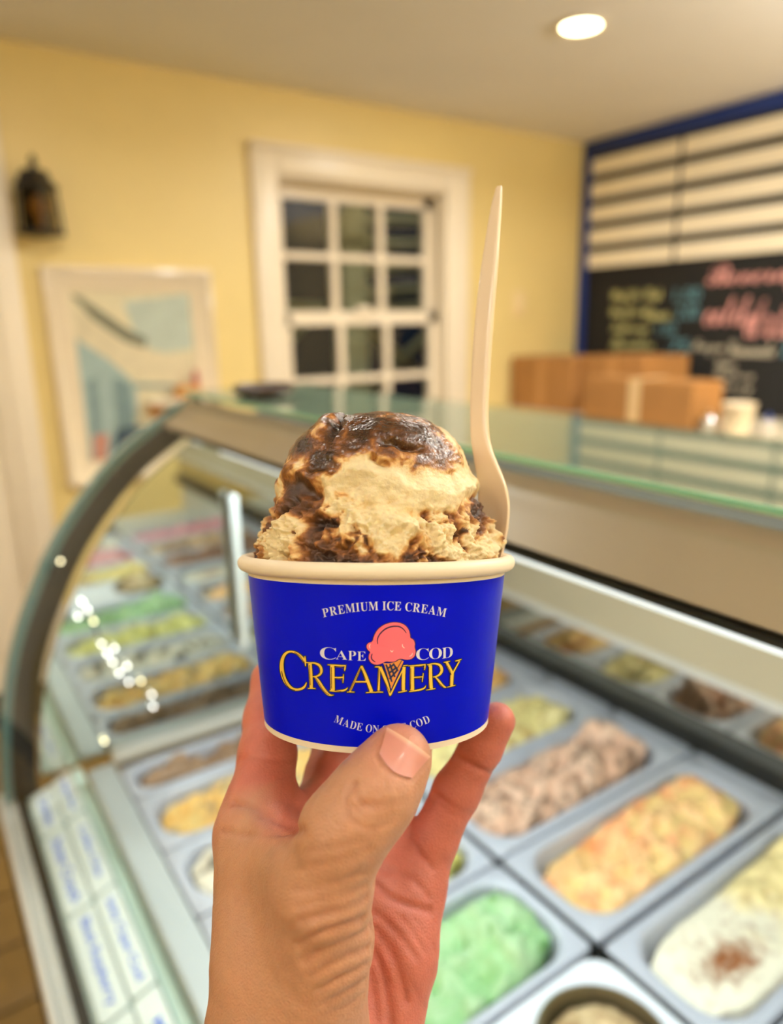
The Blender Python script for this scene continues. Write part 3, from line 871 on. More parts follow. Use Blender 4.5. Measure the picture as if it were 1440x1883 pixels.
LEFT_ROW = [
    (-0.226, -0.069, 'grey tub at the near end of the front row, outside the frame', 'white ice cream outside the frame, front row', 'lumpy', (246, 236, 214), (240, 226, 196), (150, 110, 70)),
    (-0.067, 0.090, 'grey tub second from the near end of the front row', 'pink ice cream outside the frame, front row', 'lumpy', (240, 180, 176), (226, 150, 150), (180, 60, 70)),
    (0.092, 0.247, 'grey tub of yellow ice cream in the front row, below the frame', 'yellow ice cream outside the frame, front row', 'lumpy', (246, 226, 150), (236, 206, 120), (200, 150, 80)),
    None,
    (0.409, 0.562, 'grey tub holding the mint green flavour beside the wrist', 'mint green ice cream beside the wrist', 'scooped', (176, 208, 158), (150, 194, 134), (98, 146, 78)),
    (0.564, 0.698, 'grey tub holding the lime yellow flavour right of the palm', 'lime yellow ice cream glimpsed right of the palm', 'lumpy', (240, 232, 150), (226, 220, 130), (170, 160, 70)),
    (0.700, 0.829, 'grey tub holding the white chip flavour left of the hand', 'white ice cream with dark chips left of the hand', 'lumpy', (244, 234, 214), (238, 226, 200), (92, 84, 72)),
    (0.831, 0.960, 'grey tub holding the golden caramel flavour left of the hand', 'golden caramel ice cream with grey ripples left of the hand', 'lumpy', (246, 208, 130), (238, 186, 100), (168, 150, 120)),
    (0.962, 1.052, 'grey tub of brown ice cream against the far end panel', 'brown chocolate ice cream against the far end panel', 'lumpy', (172, 140, 112), (150, 116, 88), (110, 84, 64)),
]
sd = 3
for row in RIGHT_ROW:
    y0, y1, tl, il, st, a, b, c_ = row
    hole = (0.560, 0.905, y0 + 0.018, y1 - 0.016)
    tub_mesh(0.541, 0.954, y0 + G, y1 - G, hole, 0.044, M_pan, tl)
    icecream(hole, 0.044, il, st, a, b, c_, seed=sd, base=-0.018, amp=0.014 if st != 'ridged' else 0.018)
    sd += 11
for row in LEFT_ROW:
    if row is None: continue
    y0, y1, tl, il, st, a, b, c_ = row
    hole = (0.206, 0.518, y0 + 0.014, y1 - 0.014)
    tub_mesh(0.1905, 0.532, y0 + G, y1 - G, hole, min(0.042, (hole[3] - hole[2]) / 2.2), M_pan, tl)
    icecream(hole, min(0.042, (hole[3] - hole[2]) / 2.2), il, st, a, b, c_, seed=sd, base=-0.018, amp=0.014)
    sd += 11
# the white insert with a round tub at the bottom edge
ins = thing('tub_insert', 'white insert plate with a round opening at the bottom edge of the picture', 'tub', (0.36, 0.327, cz(PZ)))
def round_plate(x0, x1, y0, y1, cx, cy, r):
    n = 48
    vs, fs = [], []
    rr = rrect(x0, x1, y0, y1, 0.03, 11)
    # outer ring resampled by angle
    def outer(a):
        dx, dy = math.cos(a), math.sin(a)
        best = 9
        m = len(rr)
        for k in range(m):
            p, q = rr[k], rr[(k + 1) % m]
            ex, ey = q[0] - p[0], q[1] - p[1]
            den = dx * ey - dy * ex
            if abs(den) < 1e-12: continue
            t = ((p[0] - cx) * ey - (p[1] - cy) * ex) / den
            s = ((p[0] - cx) * dy - (p[1] - cy) * dx) / den
            if t > 0 and -1e-6 <= s <= 1 + 1e-6: best = min(best, t)
        return cx + dx * best, cy + dy * best
    O = [outer(2 * math.pi * k / n) for k in range(n)]
    I = [(cx + r * math.cos(2 * math.pi * k / n), cy + r * math.sin(2 * math.pi * k / n)) for k in range(n)]
    for z, L in ((PZ - 0.012, O), (PZ, O), (PZ, I), (PZ - 0.01, I)):
        vs += [(p[0], p[1], cz(z)) for p in L]
    for j in range(3):
        for k in range(n):
            fs.append((j * n + k, j * n + (k + 1) % n, (j + 1) * n + (k + 1) % n, (j + 1) * n + k))
    return MB().add(vs, fs)
RCX, RCY, RR = 0.449, 0.324, 0.062
round_plate(0.192, 0.531, 0.2495, 0.4035, RCX, RCY, RR).build('plate', M_panw, ins, True)
MB().lathe([(RR + 0.002, 0.001), (RR + 0.003, 0.006), (RR - 0.001, 0.009), (RR - 0.004, 0.004), (RR - 0.006, -0.05)], (RCX, RCY, cz(PZ)), 'z', 48, cap=False).lathe([(RR - 0.006, -0.05), (0.001, -0.05)], (RCX, RCY, cz(PZ)), 'z', 48, cap=False).build('round_tub', mat('dark_tub_rim', (120, 108, 80), 0.3, metal=0.6), ins, True)
nu, nv = 64, 28
A, Rr = np.meshgrid(np.linspace(0, 2 * np.pi, nu, endpoint=False), np.linspace(1, 0.001, nv))
P = np.stack([RCX + (RR - 0.010) * (Rr * np.cos(A)).ravel(), RCY + (RR - 0.010) * (Rr * np.sin(A)).ravel(), np.zeros(A.size)], 1)
P[:, 2] = cz(PZ) - 0.004 + 0.024 * np.clip(1 - Rr.ravel() ** 3, 0, 1) + 0.009 * fbm(P, 50, 4, 77)
wv = np.clip(0.5 + 1.5 * fbm(P, 70, 4, 78), 0, 1)[:, None]
tn = grid_mesh('ice_cream', P, nu, nv, M_ice, None, True, lin_np((224, 196, 150)) * wv + lin_np((168, 134, 92)) * (1 - wv))
tag(tn, 'tan coffee ice cream in the round tub at the bottom edge', 'ice cream')

# small clear spade left in the cream tub
# ------------------------------------------------------------------ flavour cards
M_cardw = mat('flavour_card', (240, 250, 248), 0.35, vary=0.02)
M_ink = mat('blue_ink', (30, 100, 232), 0.5)
def flavour_card(label, x0, x1, z0, z1, y0, y1, text):
    t = thing('flavour_card', label, 'card', ((x0 + x1) / 2, (y0 + y1) / 2, cz((z0 + z1) / 2)))
    dx, dz = x1 - x0, z1 - z0
    L = math.hypot(dx, dz)
    ux, uz = dx / L, dz / L
    nx, nz = -uz, ux
    def pt(a, y, h): return (x0 + ux * a + nx * h, y, cz(z0) + uz * a + nz * h)
    rr = rrect(0, L, y0, y1, 0.006, 4)
    n = len(rr)
    vs = [pt(a, y, 0.0) for a, y in rr] + [pt(a, y, 0.0022) for a, y in rr]
    fs = [(k, (k + 1) % n, n + (k + 1) % n, n + k) for k in range(n)] + [tuple(range(n)), tuple(range(2 * n - 1, n - 1, -1))]
    MB().add(vs, fs).build('card', M_cardw, t)
    v2, f2 = fit(text, 0, 1, 0, 1, 0.01)
    ln = min(y1 - y0 - 0.03, 0.0105 * len(text))
    ym = (y0 + y1) / 2
    vs = [pt(L * 0.30 + q[1] * L * 0.42, ym + ln / 2 - q[0] * ln, 0.0025) for q in v2]
    MB().add(vs, f2).build('lettering', M_ink, t)
OUT = [(1.018, 1.130, 'Cookies', 'white flavour card with faint blue lettering, farthest of the outer row'), (0.842, 1.012, 'Butter Crunch', 'white flavour card with pale blue lettering, second from far in the outer row'),
       (0.667, 0.837, 'Black Raspberry', 'white flavour card with long blue lettering, nearest full card of the outer row'), (0.492, 0.662, 'Vanilla', 'white flavour card cut off at the bottom edge, outer row')]
for (a, b, s_t, lab) in OUT:
    flavour_card(lab, 0.0715, 0.1025, -0.710, -0.700, a, b, s_t)
INN = [(1.022, 1.134, 'Maple Nut', 'white flavour card with faint blue lettering, farthest of the inner row'), (0.845, 1.016, 'Coffee Chip', 'white flavour card with pale blue lettering, second from far in the inner row'),
       (0.670, 0.840, 'Salty Cape Cod', 'white flavour card with bold bright blue lettering, nearest full card of the inner row'), (0.495, 0.665, 'Mint Chip', 'white flavour card cut off by the bottom edge beside the grey ledge, inner row')]
for (a, b, s_t, lab) in INN:
    flavour_card(lab, 0.1055, 0.1325, -0.699, -0.689, a, b, s_t)

# dark dish on top of the case, far end
dish = thing('dish', 'dark brown round dish on the far end of the glass top', 'dish', (0.44, 0.985, cz(-0.0975)))
MB().lathe([(0.030, 0.001), (0.042, 0.003), (0.044, 0.011), (0.045, 0.014), (0.042, 0.015), (0.039, 0.006), (0.028, 0.004)], (0.443, 0.985, cz(-0.0975)), 'z', 36).build('bowl', mat('dark_wood', (62, 44, 34), 0.35, vary=0.2), dish, True)
MB().lathe([(0.038, 0.006), (0.037, 0.010), (0.02, 0.012)], (0.443, 0.985, cz(-0.0975)), 'z', 30).build('contents', mat('dark_contents', (44, 32, 28), 0.6), dish, True)

# ================================================================== foreground, modelled in lens-free hand space:
# x right, y up, z away, metres from the phone; turned into the room by the same rotation as the phone
def W(p):
    p = np.asarray(p, float).reshape(-1, 3)
    return CAM + p[:, :1] * RIGHT + p[:, 1:2] * UP + p[:, 2:3] * FWD
def C(px, py, d):
    return np.array([(px - 720) / F * d, (941.5 - py) / F * d, d])
AX, AZ = -0.0052, 0.2523        # cup axis
Y_RIM, Y_BOT = -0.0172, -0.0722
R_TOP, R_BOT = 0.0445, 0.0387
def cone_r(y): return R_BOT + (R_TOP - R_BOT) * (y - Y_BOT) / (Y_RIM - 0.003 - Y_BOT)

# ------------------------------------------------------------------ cup
cup_loc = W([AX, Y_BOT, AZ])[0]
cup = thing('ice_cream_cup', 'blue paper ice cream cup with gold and white lettering held in the hand', 'cup', tuple(cup_loc))
def lathe_c(prof, n=96):
    vs, fs = [], []
    for (r, y) in prof:
        for k in range(n):
            a = 2 * math.pi * k / n
            vs.append((AX + r * math.cos(a), y, AZ + r * math.sin(a)))
    for j in range(len(prof) - 1):
        for k in range(n):
            fs.append((j * n + k, j * n + (k + 1) % n, (j + 1) * n + (k + 1) % n, (j + 1) * n + k))
    return MB().add(W(vs), fs)
M_cupblue = mat('blue_printed_paper', (0, 10, 186), 0.30, vary=0.05, vscale=40, spec=0.1, bump=0.03, bscale=400)
M_cupwhite = mat('white_cup_paper', (246, 230, 204), 0.45, vary=0.03)
YB0 = Y_BOT + 0.0022
lathe_c([(cone_r(YB0), YB0), (cone_r(-0.058), -0.058), (cone_r(-0.04), -0.04), (cone_r(Y_RIM - 0.0040), Y_RIM - 0.0040), (cone_r(Y_RIM - 0.0040) - 0.0003, Y_RIM - 0.0040)]).build('sleeve', M_cupblue, cup, True, label='glossy royal blue printed sleeve')
lathe_c([(cone_r(YB0), YB0), (cone_r(Y_BOT) + 0.0002, YB0 - 0.0002), (cone_r(Y_BOT) + 0.0001, Y_BOT + 0.0003), (cone_r(Y_BOT) - 0.0006, Y_BOT), (cone_r(Y_BOT) - 0.0016, Y_BOT + 0.0006), (cone_r(Y_BOT) - 0.0018, Y_BOT + 0.005), (0.0005, Y_BOT + 0.0052)]).build('base_ring', M_cupwhite, cup, True, label='white paper base ring')
rim = []
for k in range(17):
    a = math.radians(-120 + 360 * k / 16)
    rim.append((0.0455 + 0.0024 * math.cos(a), Y_RIM + 0.0026 * math.sin(a)))
lathe_c(rim).build('rim', M_cupwhite, cup, True, label='rolled white paper rim')
lathe_c([(cone_r(Y_RIM - 0.0055) - 0.0002, Y_RIM - 0.0055), (cone_r(Y_RIM - 0.002), Y_RIM - 0.002), (0.0437, Y_RIM + 0.001), (0.0434, Y_RIM - 0.008), (0.0385, Y_BOT + 0.008), (0.0005, Y_BOT + 0.0075)]).build('liner', M_cupwhite, cup, True, label='white inside of the cup')

def on_cup(px, lift):
    """points of the printed design -> the cup's own conical wall"""
    px = np.asarray(px, float)
    dx, dy = (px[:, 0] - 720) / F, (941.5 - px[:, 1]) / F
    s = (R_TOP - R_BOT) / (Y_RIM - 0.003 - Y_BOT)
    a0 = R_BOT - s * Y_BOT + lift
    A = dx * dx + 1 - (s * dy) ** 2
    B = -2 * (dx * AX + AZ + a0 * s * dy)
    Cc = AX * AX + AZ * AZ - a0 * a0
    t = (-B - np.sqrt(np.maximum(B * B - 4 * A * Cc, 0))) / (2 * A)
    return W(np.stack([t * dx, t * dy, t], 1))
class Print:
    def __init__(s): s.mb = MB()
    def add(s, px, fs, lift): s.mb.add(on_cup(px, lift), fs); return s
    def build(s, name, rgb, label=None):
        m = mat(name + '_ink', rgb, 0.35, coat=0.2)
        return s.mb.build(name, m, cup, label=label)
LB = 0.00012
def arc_text(pr, text, x0, x1, cx, sag, ybase, cap, offset, lift, up=True, gapw=0.30, stretch=1.0):
    """letters set along a shallow arc; widths proportional to their glyphs"""
    adv = []
    for ch in text:
        if ch == ' ': adv.append(gapw)
        else:
            v = text_shape(serif(ch), 0.0)[0]
            adv.append((v[:, 0].max() - v[:, 0].min()) + 0.07)
    total = sum(adv)
    k = (x1 - x0) / total
    href = text_shape(serif('E'), 0.0)[0]
    hh = href[:, 1].max() - href[:, 1].min()
    x = x0
    half = (x1 - x0) / 2
    for ch, a in zip(text, adv):
        if ch != ' ':
            v, fs = text_shape(serif(ch), offset)
            r_ = text_shape(serif(ch), 0.0)[0]
            lx = (v[:, 0] - r_[:, 0].min() - (a - 0.07) / 2) * k
            ly = v[:, 1] / hh * cap
            mx = x + (a) * k / 2
            t = (mx - cx) / half
            sgn = 1 if up else -1
            yb = ybase + sgn * sag * t * t
            ang = math.atan(sgn * 2 * sag * t / half)
            X = mx + lx * math.cos(ang) + ly * math.sin(ang)
            Y = yb + lx * math.sin(ang) - ly * math.cos(ang)
            pr.add(np.stack([X, Y], 1), fs, lift)
        x += a * k
p = Print()
arc_text(p, 'PREMIUM ICE CREAM', 594, 820, 708, 13.5, 1122, 16.0, -0.004, LB)
arc_text(p, 'MADE ON CAPE COD', 612, 793, 703, 21, 1348, 14.0, -0.008, LB, up=False)
def gl(pr, ch, x0, x1, yb, yt, offset, lift, slant=0.0, tilt=0.0):
    v, fs = fit(serif(ch), x0, x1, 0, 1, offset)
    t = (v[:, 0] - x0) / (x1 - x0)
    Y = yb + tilt * (t - 0.5) - v[:, 1] * (yb - yt)
    pr.add(np.stack([v[:, 0] + slant * (yb - Y), Y], 1), fs, lift)
for ch, x0, x1, yb, yt, tl in (('C', 588, 619, 1213, 1190, 2), ('A', 617, 639, 1213, 1196, 1), ('P', 640, 655, 1214.5, 1197, 0.5), ('E', 656.5, 673, 1215, 1198, 0),
                           ('C', 765, 789, 1214, 1192, -1), ('O', 789, 813, 1212, 1191, -2), ('D', 812.5, 833, 1210, 1190, -3)):
    gl(p, ch, x0, x1, yb, yt, -0.009, LB, 0, tl)
p.build('white_lettering', (226, 226, 238), 'white lettering')
GOLD_L = [  # strokes traced at 8x from (505,1180): x, y, width
    [(440,290,40),(400,230,40),(330,165,30),(240,140,24),(170,160,34),(120,230,46),(102,330,54),(108,440,58),(145,560,54),(205,650,46),(280,705,34),(370,705,30),(440,670,34),(470,600,10)], [(445,215,16),(452,290,26),(455,360,10)],
    [(520,320,50),(535,500,48),(540,680,46)], [(460,305,10),(490,310,14),(540,312,14)], [(530,312,16),(600,315,22),(660,345,38),(690,410,44),(680,470,36),(630,510,22),(560,515,14)], [(590,510,20),(640,570,44),(700,670,46),(770,760,40),(820,790,26),(870,785,6)], [(490,688,10),(540,684,16),(600,690,10)],
    [(850,350,60),(852,520,60),(855,715,60)], [(780,340,8),(850,345,18),(1000,355,22),(1050,350,10)], [(1040,355,14),(1035,400,20),(1028,430,8)], [(870,525,16),(960,530,18),(1015,520,14)], [(1015,480,8),(1010,540,18),(1005,605,8)], [(810,722,12),(900,728,20),(1000,722,26),(1050,705,20),(1075,675,6)],
    [(1278,355,14),(1230,460,22),(1160,620,24),(1105,735,22)], [(1280,360,30),(1330,480,48),(1390,640,52),(1425,735,50)], [(1190,590,18),(1360,590,18)], [(1065,742,10),(1110,738,14),(1175,742,10)], [(1345,750,10),(1430,742,14),(1490,745,10)]]
GOLD_R = [  # traced from (675,1180)
    [(185,380,26),(175,520,28),(168,720,34)], [(115,372,8),(150,370,18),(190,372,20)], [(195,370,36),(250,500,44),(310,660,40),(338,790,18)], [(548,372,16),(450,560,20),(350,775,22),(335,795,10)], [(545,370,44),(535,550,46),(535,720,44)], [(120,745,10),(170,738,16),(235,742,10)], [(460,745,10),(535,735,16),(585,720,10)], [(535,355,14),(600,348,10)],
    [(665,365,56),(662,530,56),(665,715,56)], [(605,355,8),(670,355,16),(800,345,20),(862,335,10)], [(855,340,14),(850,385,18),(843,415,8)], [(690,525,14),(770,520,16),(825,515,12)], [(828,465,8),(820,530,16),(812,590,8)], [(620,735,10),(700,722,18),(800,705,24),(850,680,18),(865,645,6)],
    [(930,345,50),(935,510,48),(945,690,46)], [(885,340,8),(930,335,14),(950,332,10)], [(930,330,14),(1010,320,20),(1080,345,36),(1105,410,42),(1085,470,34),(1030,510,20),(970,520,12)], [(1000,515,16),(1050,570,38),(1100,640,40),(1150,672,22),(1168,668,6)], [(870,712,8),(940,700,14),(1005,690,8)],
    [(1165,300,44),(1210,380,46),(1255,470,44)], [(1128,305,8),(1175,295,14),(1222,288,8)], [(1360,285,18),(1310,375,18),(1265,460,20)], [(1300,285,10),(1345,275,20),(1390,258,8)], [(1255,460,44),(1248,560,44),(1245,650,42)], [(1180,668,8),(1245,655,14),(1300,640,8)]]
LINE_L = [[(510,345),(525,640)], [(600,335),(655,370),(670,430),(660,470)], [(600,530),(660,630),(730,740),(800,785)], [(835,375),(838,690)], [(1265,390),(1110,720)], [(1285,420),(1340,560)], [(1350,600),(1395,720)], [(870,372),(1000,380),(1025,420)], [(880,548),(985,555),(1000,590)], [(290,155),(380,215),(440,320)], [(100,430),(130,560),(210,690),(300,715)], [(1195,605),(1350,605)], [(880,718),(1000,738)]]
LINE_R = [[(180,400),(150,720)], [(210,480),(335,750)], [(505,480),(500,720)], [(645,390),(640,700)], [(700,370),(830,365),(845,400)], [(910,370),(905,680)], [(1010,340),(1065,375),(1080,430)], [(1000,530),(1060,610),(1120,670)], [(1150,310),(1220,420),(1240,490)], [(1310,290),(1350,300)], [(1225,500),(1215,640)], [(705,545),(790,545),(810,570)]]
def stroke8(pr, pts, org, lift, grow=0.0, wd=None):
    P = np.array([(org[0] + q[0] / 8, org[1] + q[1] / 8, (q[2] if wd is None else wd) / 8 + grow) for q in pts], float)
    for _ in range(2 if len(P) > 2 else 0):
        Q = [P[0]]
        for i in range(len(P) - 1):
            Q += [P[i] * 0.75 + P[i + 1] * 0.25, P[i] * 0.25 + P[i + 1] * 0.75]
        Q.append(P[-1])
        P = np.array(Q)
    if grow > 0:
        d0, d1 = P[0, :2] - P[1, :2], P[-1, :2] - P[-2, :2]
        P[0, :2] += d0 / np.hypot(*d0) * grow * 0.5
        P[-1, :2] += d1 / np.hypot(*d1) * grow * 0.5
    n = len(P)
    tg = np.gradient(P[:, :2], axis=0)
    nn = np.stack([-tg[:, 1], tg[:, 0]], 1)
    nn /= np.linalg.norm(nn, axis=1)[:, None] + 1e-9
    w2 = P[:, 2:3] / 2
    pr.add(np.vstack([P[:, :2] + nn * w2, P[:, :2] - nn * w2]), [(k, k + 1, n + k + 1, n + k) for k in range(n - 1)], lift)
OL, OR = (505, 1180), (675, 1180)
for nm, rgb, grow, lift in (('lettering_outline', (8, 26, 22), 3.0, 0.00008), ('gold_lettering', (242, 200, 72), 0.0, 0.00016)):
    p = Print()
    for q in GOLD_L: stroke8(p, q, OL, lift, grow)
    for q in GOLD_R: stroke8(p, q, OR, lift, grow)
    p.build(nm, rgb, 'gold serif lettering' if nm == 'gold_lettering' else None)
p = Print()
for q in LINE_L: stroke8(p, q, OL, 0.00024, 0, 9)
for q in LINE_R: stroke8(p, q, OR, 0.00024, 0, 9)
p.build('lettering_inline', (84, 40, 12))
def zp(pts):  # design points traced at 3.43x -> photograph pixels
    return np.array([(480 + a / 3.4286, 1070 + b / 3.4286) for a, b in pts])
scoop = [(690, 505), (678, 482), (682, 455), (692, 443), (672, 428), (664, 404), (678, 384), (704, 378), (712, 342), (734, 302), (772, 272), (820, 256), (868, 256), (908, 272), (932, 302), (940, 336), (940, 354), (960, 362), (971, 388), (967, 412), (976, 440), (968, 470), (945, 488), (915, 491), (886, 484), (864, 487), (846, 502), (815, 504), (790, 500), (766, 512), (740, 522), (710, 520)]
S_ = zp(scoop)
def smooth_poly(P, it=2):
    for _ in range(it):
        Q = []
        for i in range(len(P)):
            a, b = P[i], P[(i + 1) % len(P)]
            Q += [a * 0.75 + b * 0.25, a * 0.25 + b * 0.75]
        P = np.array(Q)
    return P
S_ = smooth_poly(S_, 1)
def fan(P):
    n = len(P)
    c0 = P.mean(0)
    return np.vstack([P, c0]), [(k, (k + 1) % n, n) for k in range(n)]
cS = S_.mean(0)
v_, f_ = fan(cS + (S_ - cS) * (1 + 1.6 / np.linalg.norm(S_ - cS, axis=1)[:, None]))
Print().add(v_, f_, 0.00020).build('emblem_outline', (40, 20, 70))
v_, f_ = fan(S_)
Print().add(v_, f_, 0.00030).build('emblem_scoop', (250, 112, 128), 'printed pink scoop emblem')
def stroke(pr, pts, wd, lift):
    P = np.array(pts, float)
    for _ in range(2):
        Q = [P[0]]
        for i in range(len(P) - 1):
            Q += [P[i] * 0.75 + P[i + 1] * 0.25, P[i] * 0.25 + P[i + 1] * 0.75]
        Q.append(P[-1])
        P = np.array(Q)
    n = len(P)
    tg = np.gradient(P, axis=0)
    nn = np.stack([-tg[:, 1], tg[:, 0]], 1)
    nn /= np.linalg.norm(nn, axis=1)[:, None] + 1e-9
    wdt = wd * (0.35 + 0.65 * np.sin(np.linspace(0.1, np.pi - 0.1, n)))[:, None]
    pr.add(np.vstack([P + nn * wdt / 2, P - nn * wdt / 2]), [(k, k + 1, n + k + 1, n + k) for k in range(n - 1)], lift)
p = Print()
stroke(p, zp([(735, 392), (732, 362), (748, 328), (785, 294), (830, 279), (872, 280), (900, 298), (916, 322)]), 2.6, 0.0004)
stroke(p, zp([(702, 452), (694, 472), (700, 492), (722, 506)]), 2.2, 0.0004)
p.build('emblem_shade_line', (52, 22, 66))
p = Print()
for pts in ([(690, 392), (682, 404), (688, 420)], [(892, 392), (892, 408), (906, 418)], [(936, 470), (950, 464), (956, 448)], [(816, 430), (825, 444), (834, 432)]):
    stroke(p, zp(pts), 1.7, 0.0004)
p.build('emblem_highlight', (250, 208, 204))
p = Print()
cone = np.array([(675 + a / 8, 1180 + b / 8) for a, b in [(236, 318), (330, 318), (420, 300), (480, 262), (540, 288), (356, 692)]])
p.add(cone, [tuple(range(6))], 0.00030)
p.build('emblem_cone', (228, 146, 64), 'printed wafer cone emblem')
p = Print()
for a in ([(280, 335), (320, 440), (365, 590)], [(335, 330), (410, 520)], [(385, 320), (455, 430)], [(400, 335), (290, 400)], [(440, 375), (312, 470)], [(455, 410), (330, 550)]):
    stroke8(p, a, OR, 0.0004, 0, 26)
for a in ([(510, 280), (430, 420)], [(245, 330), (345, 660)]):
    stroke8(p, a, OR, 0.0004, 0, 11)
p.build('emblem_lattice', (14, 26, 70))

# ------------------------------------------------------------------ scoop of ice cream in the cup
SCL = AZ / F
nu, nv = 620, 300
prof_px = [(1064, 200), (1040, 217), (1020, 217), (1000, 213), (975, 206), (950, 198), (930, 192), (905, 182), (880, 177), (850, 170), (825, 159), (805, 144), (788, 122), (774, 95), (764, 62), (759, 30), (757.5, 0.5)]
py_ = np.array([q[0] for q in prof_px], float)
pr_ = np.array([q[1] for q in prof_px], float)
tl_ = np.concatenate([[0], np.cumsum(np.hypot(np.diff(py_), np.diff(pr_)))])
tt = np.linspace(0, tl_[-1], nv)
hy = np.interp(tt, tl_, py_)
hr_ = np.interp(tt, tl_, pr_)
k_ = np.ones(13) / 13
def sm1(a):
    b = np.convolve(np.pad(a, 6, 'edge'), k_, 'valid')
    b[-1] = a[-1]
    return b
hr_ = sm1(hr_)
hy = sm1(hy)
TH = np.linspace(0, 2 * np.pi, nu, endpoint=False)
A, HY = np.meshgrid(TH, hy)
_, HR = np.meshgrid(TH, hr_)
dirx, dirz = np.cos(A).ravel(), np.sin(A).ravel()
y_px, r_px = HY.ravel(), HR.ravel()
X = r_px * dirx
Z = r_px * dirz
P = np.stack([AX + X * SCL, (941.5 - y_px) * SCL, AZ + Z * SCL], 1)
# outward normals of the base dome
G_ = P.reshape(nv, nu, 3)
du = np.roll(G_, -1, 1) - np.roll(G_, 1, 1)
dv = np.gradient(G_, axis=0)
N = np.cross(du, dv).reshape(-1, 3)
N /= np.linalg.norm(N, axis=1)[:, None] + 1e-12
if np.sum(N * (P - np.array([AX, -0.01, AZ]))) < 0: N = -N
N[-nu:] = (0, 1, 0)
warp = 0.004 * np.stack([fbm(P, 90, 3, 201), fbm(P, 90, 3, 202), fbm(P, 90, 3, 203)], 1)
xp = 693 + X + warp[:, 0] / SCL * 1.2
yp = y_px + warp[:, 1] / SCL * 1.2
craggy = np.clip((yp - 918 + 25 * fbm(P, 60, 2, 5)) / 40, 0, 1)
front = np.clip(0.5 - dirz, 0, 1)
def blob(cx, cy, rx, ry): return np.exp(-(((xp - cx) / rx) ** 2 + ((yp - cy) / ry) ** 2))
rid = 1 - np.abs(fbm(P + warp, 130, 4, 31))          # ridged noise
disp = 0.0022 * fbm(P, 45, 3, 11) + (0.0004 + 0.0026 * craggy) * fbm(P + warp, 210, 4, 12, 0.6) + craggy * (0.0060 * (rid - 0.8) + 0.0014 * fbm(P, 620, 3, 13, 0.6))
disp += craggy * 0.0022 * fbm(P + 2 * warp, 85, 3, 19)
disp += (1 - craggy) * 0.00035 * fbm(P * np.array([1, 2.5, 1]), 260, 4, 15)
# lobes: curl of the scoop lip, notch on the crown, undercuts
lip = np.exp(-((yp - 893 - 14 * np.sin(xp / 55.0)) / 13) ** 2)
und = np.exp(-((yp - 928 - 12 * np.sin(xp / 40.0 + 1)) / 9) ** 2)
disp += 0.0018 * lip - 0.0024 * und * (0.4 + 0.6 * np.clip(fbm(P, 120, 2, 41) + 0.5, 0, 1))
nx_line = 631 - 0.20 * (yp - 770)
disp -= 0.0042 * np.exp(-((xp - nx_line) / 6.0) ** 2) * np.clip((845 - yp) / 60, 0, 1) * (dirz < 0.6)
disp += 0.0022 * np.exp(-((xp - nx_line + 22) / 18) ** 2) * np.clip((845 - yp) / 60, 0, 1)
for (cx, cy, rx, ry, a) in ((588, 905, 20, 12, -.004), (606, 950, 24, 9, -.004), (700, 868, 10, 7, -.0034), (740, 826, 26, 7, -.0028), (505, 1012, 8, 14, -.003), (560, 965, 30, 14, .003), (540, 985, 26, 14, .002), (875, 955, 18, 16, -.002), (760, 960, 34, 18, .0022), (690, 985, 30, 18, .0018), (640, 1020, 26, 12, -.002), (905, 985, 14, 24, .0015)):
    disp += a * blob(cx, cy, rx, ry)
P2 = P + N * disp[:, None]
# keep the base inside the cup's mouth
rad = np.hypot(P2[:, 0] - AX, P2[:, 2] - AZ)
lim = 0.0425
low = P2[:, 1] < Y_RIM + 0.003
sc_ = np.where(low & (rad > lim), lim / rad, 1.0)
P2[:, 0] = AX + (P2[:, 0] - AX) * sc_
P2[:, 2] = AZ + (P2[:, 2] - AZ) * sc_
topb0 = np.clip((900 - yp) / 60, 0, 1)
bias = 0.55 * np.exp(-(((xp - 548) / 40) ** 2 + ((yp - 862) / 56) ** 2)) + 0.5 * np.exp(-(((xp - 550) / 30) ** 2 + ((yp - 915) / 26) ** 2))
for (cx, cy, rx, ry, a) in ((600, 815, 60, 50, 1.0), (590, 860, 50, 30, .5), (700, 785, 90, 34, 1.2), (775, 825, 60, 36, 1.1), (690, 845, 55, 36, .6), (652, 815, 14, 20, -.6), (565, 865, 20, 18, -1.3), (835, 800, 36, 34, -1.6), (856, 870, 24, 50, -1.2),
                            (818, 862, 22, 26, .9), (720, 895, 120, 26, -1.5), (640, 890, 40, 18, -.8), (560, 925, 36, 26, .9), (600, 950, 60, 22, 1.1), (555, 962, 30, 15, -1.3), (522, 1004, 34, 24, -1.3), (486, 985, 12, 40, 1.0), (590, 1005, 70, 22, .8),
                            (720, 960, 100, 50, -1.2), (876, 945, 20, 20, 1.6), (905, 975, 16, 24, 1.0), (770, 1027, 44, 16, 1.6), (690, 1030, 60, 12, 1.2), (850, 1000, 50, 30, -1.2), (760, 862, 30, 12, .3), (800, 900, 60, 30, -.8), (600, 1028, 60, 14, 1.0), (520, 900, 14, 40, .4)):
    bias += a * blob(cx, cy, rx, ry)
nz = fbm(P + warp * 1.5, 110, 5, 61, 0.6) + 0.35 * topb0 * fbm((P + warp * 2) * np.array([1, 2.2, 1]), 150, 4, 63, 0.6)
topb = np.clip((885 - yp) / 60, 0, 1)
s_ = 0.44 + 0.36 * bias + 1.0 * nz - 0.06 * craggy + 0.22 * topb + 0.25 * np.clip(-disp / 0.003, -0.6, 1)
s_ = 0.40 + 1.3 * (s_ - 0.40) + 0.9 * craggy * np.clip(fbm(P + warp, 300, 3, 81) - 0.26, 0, 0.4) / 0.4 + 0.35 * np.clip((yp - 985) / 40, 0, 1) * np.clip(fbm(P, 140, 3, 83) + 0.15, 0, 1)
